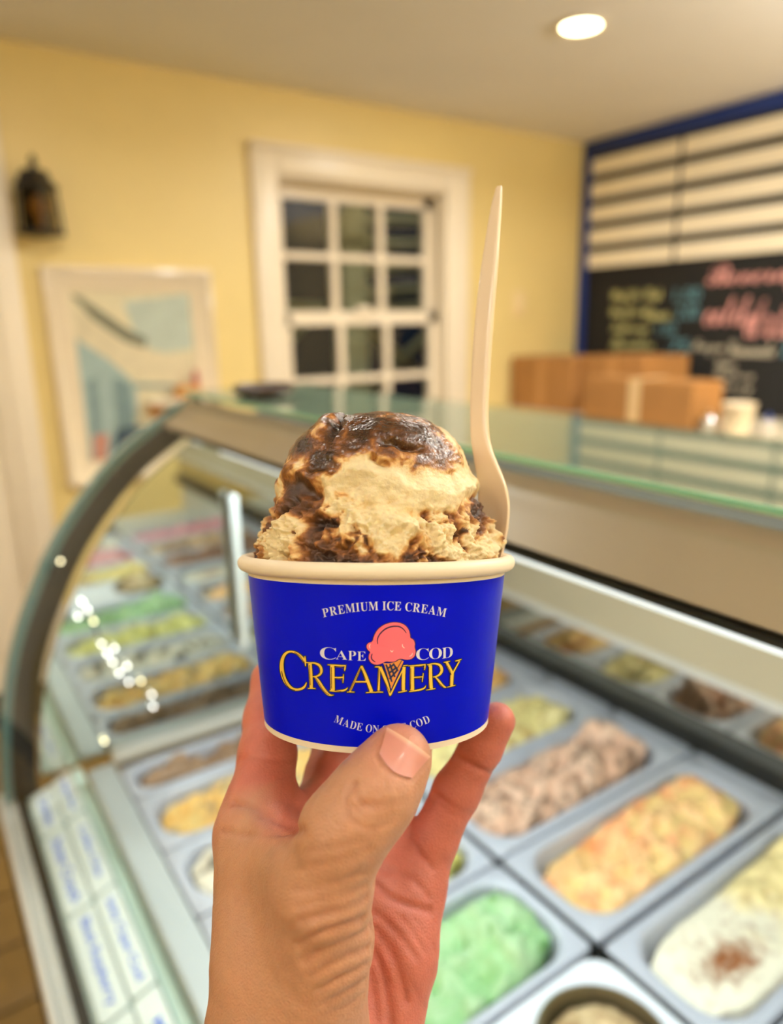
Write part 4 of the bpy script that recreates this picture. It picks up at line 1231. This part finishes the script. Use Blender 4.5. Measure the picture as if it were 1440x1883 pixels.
hole_ = np.clip((-disp - 0.0022) / 0.002, 0, 1)
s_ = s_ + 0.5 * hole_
stops = [(-0.2, (244, 226, 182)), (0.22, (238, 214, 164)), (0.42, (226, 182, 118)), (0.58, (170, 114, 58)), (0.78, (122, 74, 32)), (1.05, (88, 52, 24)), (1.6, (54, 32, 16))]
xs = [q[0] for q in stops]
cl = np.stack([np.interp(s_, xs, [q[1][c] for q in stops]) for c in range(3)], 1)
cl = lin_np(cl) * 0.92
cl *= (1 + 0.10 * fbm(P, 900, 2, 71))[:, None]
gloss = np.clip((s_ - 0.35) * 2.2, 0, 1) * np.clip((890 - yp) / 30, 0, 1) + 0.35 * np.clip((915 - yp) / 20, 0, 1)
m = mat('scoop_ice_cream', (255, 255, 255), 0.6, attr='Col', sss=0.15, bump=0.28, bscale=700)
m.node_tree.nodes['Principled BSDF'].inputs['Subsurface Radius'].default_value = (0.003, 0.002, 0.001)
ga = m.node_tree.nodes.new('ShaderNodeAttribute')
ga.attribute_name = 'Gloss'
mr = m.node_tree.nodes.new('ShaderNodeMapRange')
mr.inputs['To Min'].default_value = 0.62
mr.inputs['To Max'].default_value = 0.22
m.node_tree.links.new(ga.outputs['Fac'], mr.inputs['Value'])
m.node_tree.links.new(mr.outputs['Result'], m.node_tree.nodes['Principled BSDF'].inputs['Roughness'])
sco = grid_mesh('ice_cream_scoop', W(P2), nu, nv, m, None, True, cl, np.clip(gloss, 0, 1))
bm_ = bmesh.new()
bm_.from_mesh(sco.data)
bmesh.ops.holes_fill(bm_, edges=[e for e in bm_.edges if e.is_boundary], sides=0)
bmesh.ops.recalc_face_normals(bm_, faces=bm_.faces[:])
bm_.to_mesh(sco.data)
bm_.free()
tag(sco, 'large scoop of vanilla ice cream with brown fudge swirls heaped in the blue cup', 'ice cream')

# ------------------------------------------------------------------ plastic spoon
M_spoon = mat('cream_plastic', (230, 208, 178), 0.22, coat=0.4, sss=0.0)
spoon_keys = [  # px x, py, depth, half width (px), angle of the face, thickness (mm), dish
    (918.5, 343, .262, 5, 35, 1.0, 0.0), (916, 355, .262, 9.5, 35, 2.0, 0.05), (908, 420, .261, 14, 35, 3.0, .15), (899.5, 500, .260, 18, 35, 3.6, .2), (891, 580, .259, 19.5, 35, 3.8, .2), (885.5, 660, .258, 19.5, 35, 3.8, .2),
    (881.5, 740, .257, 19, 35, 3.8, .2), (881, 785, .256, 19, 35, 3.8, .2), (884.5, 820, .255, 19.5, 35, 3.6, .2), (894, 855, .254, 22, 35, 3.4, .3), (904, 888, .253, 26.5, 36, 3.0, .5), (908.5, 920, .252, 29.5, 38, 2.8, .7), (908, 950, .251, 30, 38, 2.8, .8),
    (905, 985, .250, 28, 38, 2.6, .8), (901, 1010, .250, 25.5, 38, 2.4, .8), (897, 1040, .249, 22, 38, 2.0, .6), (890, 1080, .248, 12, 38, 1.4, .3), (886, 1094, .248, 4, 38, 0.8, .1)]
kk = np.array(spoon_keys, float)
tk = np.concatenate([[0], np.cumsum(np.hypot(np.diff(kk[:, 0]), np.diff(kk[:, 1])))])
n_s = 150
ts = np.linspace(0, tk[-1], n_s)
ks = np.stack([np.interp(ts, tk, kk[:, c]) for c in range(7)], 1)
for c in range(7):
    b = np.convolve(np.pad(ks[:, c], 5, 'edge'), np.ones(11) / 11, 'valid')
    ks[2:-2, c] = b[2:-2]
ctr = np.array([C(a, b, d) for a, b, d in ks[:, :3]])
tg = np.gradient(ctr, axis=0)
tg /= np.linalg.norm(tg, axis=1)[:, None]
ring = []
nr = 28
vs = []
for i in range(n_s):
    hw = ks[i, 3] / F * ks[i, 2]
    ang = -math.radians(ks[i, 4])
    t = tg[i]
    side = np.cross(np.array([0, 0, 1.0]), t)
    side /= np.linalg.norm(side)
    if side[0] < 0: side = -side
    dep = np.cross(side, t)
    if dep[2] < 0: dep = -dep
    wdir = side * math.cos(ang) + dep * math.sin(ang)       # across the spoon
    fdir = -side * math.sin(ang) + dep * math.cos(ang)      # away from the face
    w2 = (hw - 0.5 * ks[i, 5] / 1000 * abs(math.sin(ang))) / math.cos(ang)
    th = ks[i, 5] / 1000
    dish_ = ks[i, 6] * w2 * 0.55
    for k in range(nr):
        a = 2 * math.pi * k / nr
        q = math.cos(a)
        # outline: rounded bar, sagging in the middle (dished face, raised edges)
        zz = math.copysign(abs(math.sin(a)) ** 0.45, math.sin(a)) * th / 2
        vs.append(ctr[i] + wdir * (math.copysign(abs(q) ** 0.5, q) * w2) + fdir * (zz + dish_ * (1 - abs(q) ** 1.1)))
fs = []
for j in range(n_s - 1):
    for k in range(nr):
        fs.append((j * nr + k, j * nr + (k + 1) % nr, (j + 1) * nr + (k + 1) % nr, (j + 1) * nr + k))
fs += [tuple(range(nr)), tuple((n_s - 1) * nr + k for k in range(nr - 1, -1, -1))]
spoon = thing('plastic_spoon', 'cream white plastic spoon standing in the ice cream at the right of the cup', 'spoon', tuple(W(ctr[100])[0]))
cut = int(n_s * 0.665)
va, fa = vs[:(cut + 1) * nr], [f for f in fs if max(f) < (cut + 1) * nr]
vb, fb_ = vs[cut * nr:], [tuple(i - cut * nr for i in f) for f in fs if min(f) >= cut * nr]
MB().add(W(va), fa).build('handle', M_spoon, spoon, True)
MB().add(W(vb), fb_).build('bowl', M_spoon, spoon, True)

# ------------------------------------------------------------------ the hand
STEP = 0.00085
lo = np.array([-0.072, -0.222, 0.172])
hi = np.array([0.052, -0.040, 0.330])
dims = np.ceil((hi - lo) / STEP).astype(int)
ax_ = [lo[i] + STEP * np.arange(dims[i]) for i in range(3)]
def new_field(): return np.full(dims, 0.02, np.float32)
def smin(a, b, k):
    h = np.maximum(k - np.abs(a - b), 0) / k
    return np.minimum(a, b) - h * h * k * 0.25
def capsule(field, a, ra, b, rb, k, pad=0.016):
    a, b = np.asarray(a, float), np.asarray(b, float)
    mn = np.minimum(a - ra, b - rb) - pad
    mx = np.maximum(a + ra, b + rb) + pad
    i0 = np.clip(np.floor((mn - lo) / STEP).astype(int), 0, dims)
    i1 = np.clip(np.ceil((mx - lo) / STEP).astype(int), 0, dims)
    if np.any(i1 <= i0): return
    sl = tuple(slice(p, q) for p, q in zip(i0, i1))
    x = ax_[0][sl[0]][:, None, None].astype(np.float32)
    y = ax_[1][sl[1]][None, :, None].astype(np.float32)
    z = ax_[2][sl[2]][None, None, :].astype(np.float32)
    ab = b - a
    L2 = float(ab @ ab) + 1e-12
    t = np.clip(((x - a[0]) * ab[0] + (y - a[1]) * ab[1] + (z - a[2]) * ab[2]) / L2, 0, 1)
    d = np.sqrt((x - a[0] - t * ab[0]) ** 2 + (y - a[1] - t * ab[1]) ** 2 + (z - a[2] - t * ab[2]) ** 2) - (ra + t * (rb - ra))
    field[sl] = smin(field[sl], d, k)
def chain(field, pts, k):
    for p, q in zip(pts[:-1], pts[1:]):
        capsule(field, C(*p[:3]), p[3], C(*q[:3]), q[3], k)
thumb = [(735, 1390, .2040, .0088), (722, 1412, .2025, .0096), (692, 1455, .199, .0112), (660, 1495, .198, .0114), (632, 1528, .198, .0118), (600, 1640, .200, .0122), (600, 1725, .206, .0130), (578, 1900, .213, .0155), (560, 2100, .222, .017)]
radial = [(473, 1532, .246, .0126), (478, 1620, .236, .0133), (482, 1700, .228, .0140), (484, 1780, .224, .0148), (484, 1900, .222, .0168), (500, 2120, .226, .020)]
web = [(560, 1600, .212, .0100), (500, 1545, .238, .0105)]
index = [(640, 1165, .3030, .0072), (560, 1195, .2985, .0080), (503, 1252, .2847, .0083), (495, 1322, .2727, .0093), (492, 1385, .262, .0102), (482, 1470, .252, .0116), (473, 1532, .246, .0126)]
middle = [(690, 1165, .3055, .0074), (655, 1250, .3065, .0082), (622, 1350, .299, .0094), (610, 1430, .282, .0105), (600, 1510, .268, .0118)]
ring_f = [(790, 1215, .3015, .0072), (775, 1300, .3035, .0080), (748, 1400, .299, .0090), (718, 1470, .285, .0102), (690, 1540, .272, .0112)]
pinky = [(914, 1325, .2640, .0067), (885, 1375, .2655, .0075), (840, 1455, .2665, .0085), (796, 1545, .2645, .0088), (757, 1628, .262, .0106)]
palm = [[(600, 1510, .268, .0118), (605, 1620, .255, .0140), (590, 1900, .240, .018), (580, 2120, .240, .020)],
        [(690, 1540, .272, .0112), (682, 1650, .258, .0135), (650, 1900, .245, .018), (620, 2120, .243, .020)],
        [(757, 1628, .262, .0106), (738, 1700, .255, .0117), (733, 1765, .250, .0116), (706, 1860, .246, .0118), (684, 1960, .245, .014), (660, 2120, .243, .018)],
        [(600, 1510, .268, .0105), (690, 1540, .272, .0105), (757, 1628, .262, .0100)],
        [(473, 1532, .246, .0115), (600, 1510, .268, .0110)]]
fT, fI, fP = new_field(), new_field(), new_field()
chain(fT, thumb, 0.004)
chain(fI, radial, 0.006)
fR = smin(fT, fI, 0.020)
chain(fR, web, 0.014)
for c_ in palm: chain(fP, c_, 0.008)
fld = smin(fR, fP, 0.007)
for fin in (index, middle, ring_f, pinky):
    ff = new_field()
    chain(ff, fin, 0.003)
    fld = smin(fld, ff, 0.006)
del ff
fld[:, :2, :] = 0.01; fld[0] = 0.01; fld[-1] = 0.01; fld[:, :, 0] = 0.01; fld[:, :, -1] = 0.01

def surface_nets(f):
    s = f < 0
    nx, ny, nz_ = f.shape
    corners = [(i, j, k) for i in (0, 1) for j in (0, 1) for k in (0, 1)]
    cnt_ = np.zeros((nx - 1, ny - 1, nz_ - 1), np.int8)
    for (i, j, k) in corners:
        cnt_ += s[i:nx - 1 + i, j:ny - 1 + j, k:nz_ - 1 + k]
    act = (cnt_ > 0) & (cnt_ < 8)
    idx = np.argwhere(act)
    vid = -np.ones(act.shape, np.int64)
    vid[act] = np.arange(len(idx))
    acc = np.zeros((len(idx), 3))
    num = np.zeros(len(idx))
    cv = {c: f[idx[:, 0] + c[0], idx[:, 1] + c[1], idx[:, 2] + c[2]].astype(float) for c in corners}
    for a in corners:
        for ax in range(3):
            if a[ax] == 0:
                b = list(a)
                b[ax] = 1
                b = tuple(b)
                va_, vb_ = cv[a], cv[b]
                m_ = (va_ < 0) != (vb_ < 0)
                t = np.where(m_, va_ / np.where(m_, va_ - vb_, 1), 0)
                p_ = np.array(a, float)[None, :].repeat(len(idx), 0)
                p_[:, ax] = t
                acc += p_ * m_[:, None]
                num += m_
    V = idx + acc / num[:, None]
    quads = []
    for ax in range(3):
        o1, o2 = [(1, 2), (2, 0), (0, 1)][ax]
        sl0 = [slice(None)] * 3
        sl1 = [slice(None)] * 3
        sl0[ax] = slice(0, -1)
        sl1[ax] = slice(1, None)
        ch = s[tuple(sl0)] != s[tuple(sl1)]
        e = np.argwhere(ch)
        ok = (e[:, o1] > 0) & (e[:, o2] > 0) & (e[:, o1] < f.shape[o1] - 1) & (e[:, o2] < f.shape[o2] - 1)
        e = e[ok]
        d1 = np.zeros(3, int); d1[o1] = 1
        d2 = np.zeros(3, int); d2[o2] = 1
        ins_ = s[e[:, 0], e[:, 1], e[:, 2]]
        q = np.stack([vid[tuple((e - d1 - d2).T)], vid[tuple((e - d2).T)], vid[tuple(e.T)], vid[tuple((e - d1).T)]], 1)
        q[~ins_] = q[~ins_][:, ::-1]
        quads.append(q)
    return V, np.vstack(quads)
V, Q = surface_nets(fld)
V = lo + V * STEP
# relax the net a little
nb_sum = np.zeros_like(V); nb_n = np.zeros(len(V))
E_ = np.vstack([Q[:, [0, 1]], Q[:, [1, 2]], Q[:, [2, 3]], Q[:, [3, 0]]])
for it in range(4):
    nb_sum[:] = 0; nb_n[:] = 0
    for a, b in ((0, 1), (1, 0)):
        for c in range(3): nb_sum[:, c] += np.bincount(E_[:, a], V[E_[:, b], c], len(V))
        nb_n += np.bincount(E_[:, a], minlength=len(V))
    V = V * 0.5 + 0.5 * nb_sum / nb_n[:, None]
def vnormals(V, Q):
    n = np.cross(V[Q[:, 2]] - V[Q[:, 0]], V[Q[:, 3]] - V[Q[:, 1]])
    out = np.zeros_like(V)
    for k in range(4):
        for c in range(3): out[:, c] += np.bincount(Q[:, k], n[:, c], len(V))
    return out / (np.linalg.norm(out, axis=1)[:, None] + 1e-15)
NV = vnormals(V, Q)
def sample(field, P_):
    g = np.clip((P_ - lo) / STEP, 0, dims - 2.001)
    i = g.astype(int)
    t = g - i
    r = 0
    for dx in (0, 1):
        for dy in (0, 1):
            for dz in (0, 1):
                w_ = (t[:, 0] if dx else 1 - t[:, 0]) * (t[:, 1] if dy else 1 - t[:, 1]) * (t[:, 2] if dz else 1 - t[:, 2])
                r = r + w_ * field[i[:, 0] + dx, i[:, 1] + dy, i[:, 2] + dz]
    return r
def on_hand(px):
    px = np.asarray(px, float)
    d = np.stack([(px[:, 0] - 720) / F, (941.5 - px[:, 1]) / F, np.ones(len(px))], 1)
    t = np.full(len(px), 0.173)
    for _ in range(160):
        t = t + np.clip(sample(fld, d * t[:, None]) * 0.8, -0.002, 0.004)
    return d * t[:, None]
# palmar skin is redder than the back of the thumb: blend by nearest mass
dR = sample(fR, V)
dA = sample(fld, V)
pw = np.clip((dR - dA) / 0.004, 0, 1)
# creases, each along its line on the skin
def crease(pts, depth, width):
    P_ = on_hand(pts)
    out = np.full(len(V), 9.0)
    mn, mx = P_.min(0) - 4 * width, P_.max(0) + 4 * width
    near = np.where(np.all((V > mn) & (V < mx), axis=1))[0]
    if len(near) == 0: return np.zeros(len(V))
    for a, b in zip(P_[:-1], P_[1:]):
        if np.linalg.norm(b - a) > 0.02: continue
        ab = b - a
        t = np.clip(((V[near] - a) @ ab) / (ab @ ab + 1e-15), 0, 1)
        out[near] = np.minimum(out[near], np.linalg.norm(V[near] - a - t[:, None] * ab, axis=1))
    return depth * np.exp(-(out / width) ** 2)
disp_h = np.zeros(len(V))
def spl(pts, n=14):
    P_ = np.array(pts, float)
    for _ in range(3):
        Q_ = [P_[0]]
        for i in range(len(P_) - 1): Q_ += [P_[i] * .75 + P_[i + 1] * .25, P_[i] * .25 + P_[i + 1] * .75]
        Q_.append(P_[-1])
        P_ = np.array(Q_)
    return P_
CREASES = [
    # thumb knuckle rings
    ([(648, 1445), (634, 1470), (638, 1498), (660, 1518), (690, 1523), (712, 1512)], .00055, .0010), ([(653, 1440), (652, 1462), (668, 1482), (690, 1490)], .0006, .0009), ([(660, 1490), (676, 1474), (700, 1480), (722, 1478)], .00045, .0010), ([(645, 1480), (664, 1500), (694, 1508), (722, 1500)], .0004, .0009),
    ([(690, 1528), (712, 1520), (735, 1500)], .0003, .0009), ([(700, 1490), (725, 1488), (748, 1472)], .0003, .0009),
    # nail fold
    ([(694, 1386), (700, 1402), (718, 1420), (742, 1431), (758, 1432)], .0005, .0008), ([(699, 1372), (706, 1352), (714, 1341)], .0004, .0008), ([(758, 1432), (778, 1412), (788, 1394)], .0004, .0008),
    # index base folds and the web
    ([(428, 1478), (455, 1478), (485, 1492), (520, 1516), (555, 1528)], .0011, .0017), ([(410, 1530), (450, 1534), (500, 1534), (548, 1528)], .0007, .0014), ([(440, 1395), (470, 1392), (500, 1398), (535, 1396)], .0004, .0013), ([(478, 1500), (500, 1525), (530, 1532)], .0006, .0013),
    # thenar wrinkles
    ([(545, 1738), (585, 1718), (630, 1706), (668, 1690)], .0009, .0013), ([(560, 1770), (605, 1742), (645, 1728), (676, 1712)], .0006, .0013), ([(540, 1640), (580, 1634), (630, 1622), (668, 1604)], .0004, .0014), ([(545, 1668), (590, 1660), (640, 1644), (670, 1630)], .0004, .0013),
    ([(550, 1694), (600, 1684), (645, 1668), (672, 1652)], .0005, .0013), ([(570, 1798), (615, 1772), (650, 1756), (678, 1744)], .0006, .0013), ([(590, 1822), (630, 1796), (676, 1776)], .0005, .0013), ([(600, 1846), (640, 1822), (674, 1804)], .0005, .0013), ([(596, 1872), (640, 1850), (670, 1832)], .0004, .0013),
    ([(540, 1600), (590, 1590), (640, 1578), (680, 1560)], .0003, .0013), ([(560, 1566), (620, 1560), (690, 1540)], .00025, .0012), ([(525, 1720), (570, 1690), (610, 1672)], .0003, .0016), ([(500, 1790), (540, 1770), (580, 1744)], .0003, .0016),
    # palm lines right of the thumb
    ([(690, 1622), (715, 1650), (745, 1662), (775, 1672), (792, 1676)], .0009, .0014), ([(682, 1700), (710, 1735), (735, 1790), (748, 1840)], .0009, .0015), ([(686, 1745), (706, 1790), (716, 1850), (720, 1883)], .0008, .0014), ([(700, 1600), (740, 1606), (770, 1626), (788, 1650)], .0005, .0014), ([(690, 1680), (730, 1712), (765, 1760)], .0005, .0013), ([(680, 1790), (690, 1840), (694, 1883)], .0005, .0013), ([(740, 1690), (765, 1720), (780, 1750)], .0004, .0013),
    # little finger joints
    ([(842, 1392), (862, 1404), (884, 1416), (905, 1422)], .0007, .0011), ([(800, 1460), (822, 1478), (846, 1492), (866, 1498)], .0007, .0011), ([(806, 1478), (826, 1494), (850, 1504)], .0005, .0010), ([(752, 1540), (772, 1572), (796, 1596)], .0006, .0013),
]
CR_N = fbm(V, 150, 2, 96)
for pts, dpt, wdt in CREASES:
    disp_h -= crease(spl(pts), dpt * 1.15, wdt) * (0.8 + 0.5 * CR_N)
disp_h += 0.00022 * fbm(V, 110, 3, 91) + 0.00007 * fbm(V * np.array([1, 1.6, 1]), 700, 3, 92)
kn = np.exp(-(np.linalg.norm(V - C(690, 1478, .188), axis=1) / 0.009) ** 2)
disp_h += kn * 0.0005 * fbm(V, 420, 3, 95)
# dense fine wrinkles over the ball of the thumb, running across it
PX0_ = 720 + F * V[:, 0] / V[:, 2]
PY0_ = 941.5 - F * V[:, 1] / V[:, 2]
reg = np.clip((PX0_ - 520) / 90, 0, 1) * np.clip((690 - PX0_) / 15, 0, 1) * np.clip((PY0_ - 1545) / 50, 0, 1) * np.clip((1900 - PY0_) / 60, 0, 1)
ph = (PY0_ + 0.42 * PX0_) / 15.0 + 2.6 * fbm(V, 70, 3, 97) + 0.5 * fbm(V, 260, 2, 98)
wr = (1 - np.abs(np.sin(ph))) ** 2
disp_h -= reg * 0.00042 * wr * (0.55 + 0.9 * fbm(V, 130, 2, 99))
reg2 = np.clip((PX0_ - 690) / 25, 0, 1) * np.clip((PY0_ - 1660) / 60, 0, 1) * pw
ph2 = (PX0_ * 1.0 - 0.42 * PY0_) / 17.0 + 2.2 * fbm(V, 60, 3, 107)
disp_h -= reg2 * 0.0006 * (1 - np.abs(np.sin(ph2))) ** 2 * (0.5 + 0.9 * fbm(V, 90, 2, 108))
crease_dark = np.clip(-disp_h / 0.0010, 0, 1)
V2 = V + NV * disp_h[:, None]
dT = sample(fT, V)
PXV = 720 + F * V[:, 0] / V[:, 2]
PYV = 941.5 - F * V[:, 1] / V[:, 2]
wi = np.clip((dT - dA) / 0.004, 0, 1) * np.clip((PXV - 452) / 70, 0, 1) * np.clip((1560 - PYV) / 45, 0, 1)
pw = np.maximum(pw, wi)
tan_, red_, pink_ = lin_np((188, 138, 106)), lin_np((196, 112, 92)), lin_np((200, 130, 108))
n_ = fbm(V, 60, 3, 93)[:, None]
skin = tan_ * (1 - pw[:, None]) + red_ * pw[:, None]
tipw = np.exp(-(np.linalg.norm(V - C(740, 1350, .196), axis=1) / 0.011) ** 2)[:, None] * 0.7
skin = skin * (1 - tipw) + pink_ * tipw
skin = skin * (1 + 0.10 * n_)
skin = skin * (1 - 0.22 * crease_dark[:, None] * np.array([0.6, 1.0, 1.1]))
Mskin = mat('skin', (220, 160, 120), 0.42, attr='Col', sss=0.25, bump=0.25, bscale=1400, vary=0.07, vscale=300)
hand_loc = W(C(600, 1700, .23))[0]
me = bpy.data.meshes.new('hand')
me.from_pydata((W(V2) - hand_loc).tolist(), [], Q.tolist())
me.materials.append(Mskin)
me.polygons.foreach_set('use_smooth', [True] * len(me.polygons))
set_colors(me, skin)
bm_ = bmesh.new()
bm_.from_mesh(me)
bmesh.ops.recalc_face_normals(bm_, faces=bm_.faces[:])
bm_.to_mesh(me)
bm_.free()
hand = bpy.data.objects.new('hand', me)
COL.objects.link(hand)
hand.location = tuple(hand_loc)
tag(hand, 'left hand with bare fair skin holding up the blue cup, thumb in front', 'hand')
# thumb nail: a curved plate bedded on the skin
nu, nv = 22, 14
c00, c10, c01, c11 = np.array((698, 1386.)), np.array((757, 1431.)), np.array((713, 1342.)), np.array((787, 1392.))
UU, VV = np.meshgrid(np.linspace(0, 1, nu), np.linspace(0, 1, nv))
u_, v_ = UU.ravel()[:, None], VV.ravel()[:, None]
px = (c00 * (1 - u_) + c10 * u_) * (1 - v_) + (c01 * (1 - u_) + c11 * u_) * v_
ax2 = (c01 + c11 - c00 - c10) / 2
px = px - ax2 * (0.22 * (1 - v_) * np.sin(np.pi * u_)) + ax2 * (0.05 * v_ * np.sin(np.pi * u_))
PN = on_hand(px)
eps = 0.0009
gn = np.stack([sample(fld, PN + eps * e) - sample(fld, PN - eps * e) for e in np.eye(3)], 1)
gn /= np.linalg.norm(gn, axis=1)[:, None] + 1e-12
lift = 0.00025 + 0.00065 * v_[:, 0] ** 3
T_ = PN + gn * lift[:, None]
B_ = PN - gn * 0.0006
fs = []
for j in range(nv - 1):
    for i in range(nu - 1):
        a = j * nu + i
        fs.append((a, a + 1, a + nu + 1, a + nu))
m_ = len(T_)
fs2 = [tuple(x + m_ for x in f[::-1]) for f in fs]
edge = [j * nu for j in range(nv)]
bnd = [i for i in range(nu)] + [j * nu + nu - 1 for j in range(1, nv)] + [(nv - 1) * nu + i for i in range(nu - 2, -1, -1)] + [j * nu for j in range(nv - 2, 0, -1)]
side_f = [(bnd[k], bnd[(k + 1) % len(bnd)], bnd[(k + 1) % len(bnd)] + m_, bnd[k] + m_) for k in range(len(bnd))]
nail_m = mat('nail', (226, 150, 128), 0.36, coat=0.1, sss=0.2, attr='Col')
mbn = MB().add(W(np.vstack([T_, B_])), fs + fs2 + side_f)
nail = mbn.build('thumb_nail', nail_m, hand, True, label='short pink thumb nail')
vv = np.concatenate([v_[:, 0], v_[:, 0]])[:, None]
uu = np.concatenate([u_[:, 0], u_[:, 0]])[:, None]
tipc = np.clip((vv - 0.88) / 0.08, 0, 1)
moon = np.clip(1 - vv / 0.25, 0, 1)
colr = lin_np((204, 138, 122)) * (1 - tipc) + lin_np((222, 178, 152)) * tipc
colr = colr * (1 - 0.3 * moon) + lin_np((206, 150, 146)) * 0.3 * moon
set_colors(nail.data, colr)
print('VERTS hand', len(V2), 'objects', len(bpy.data.objects))
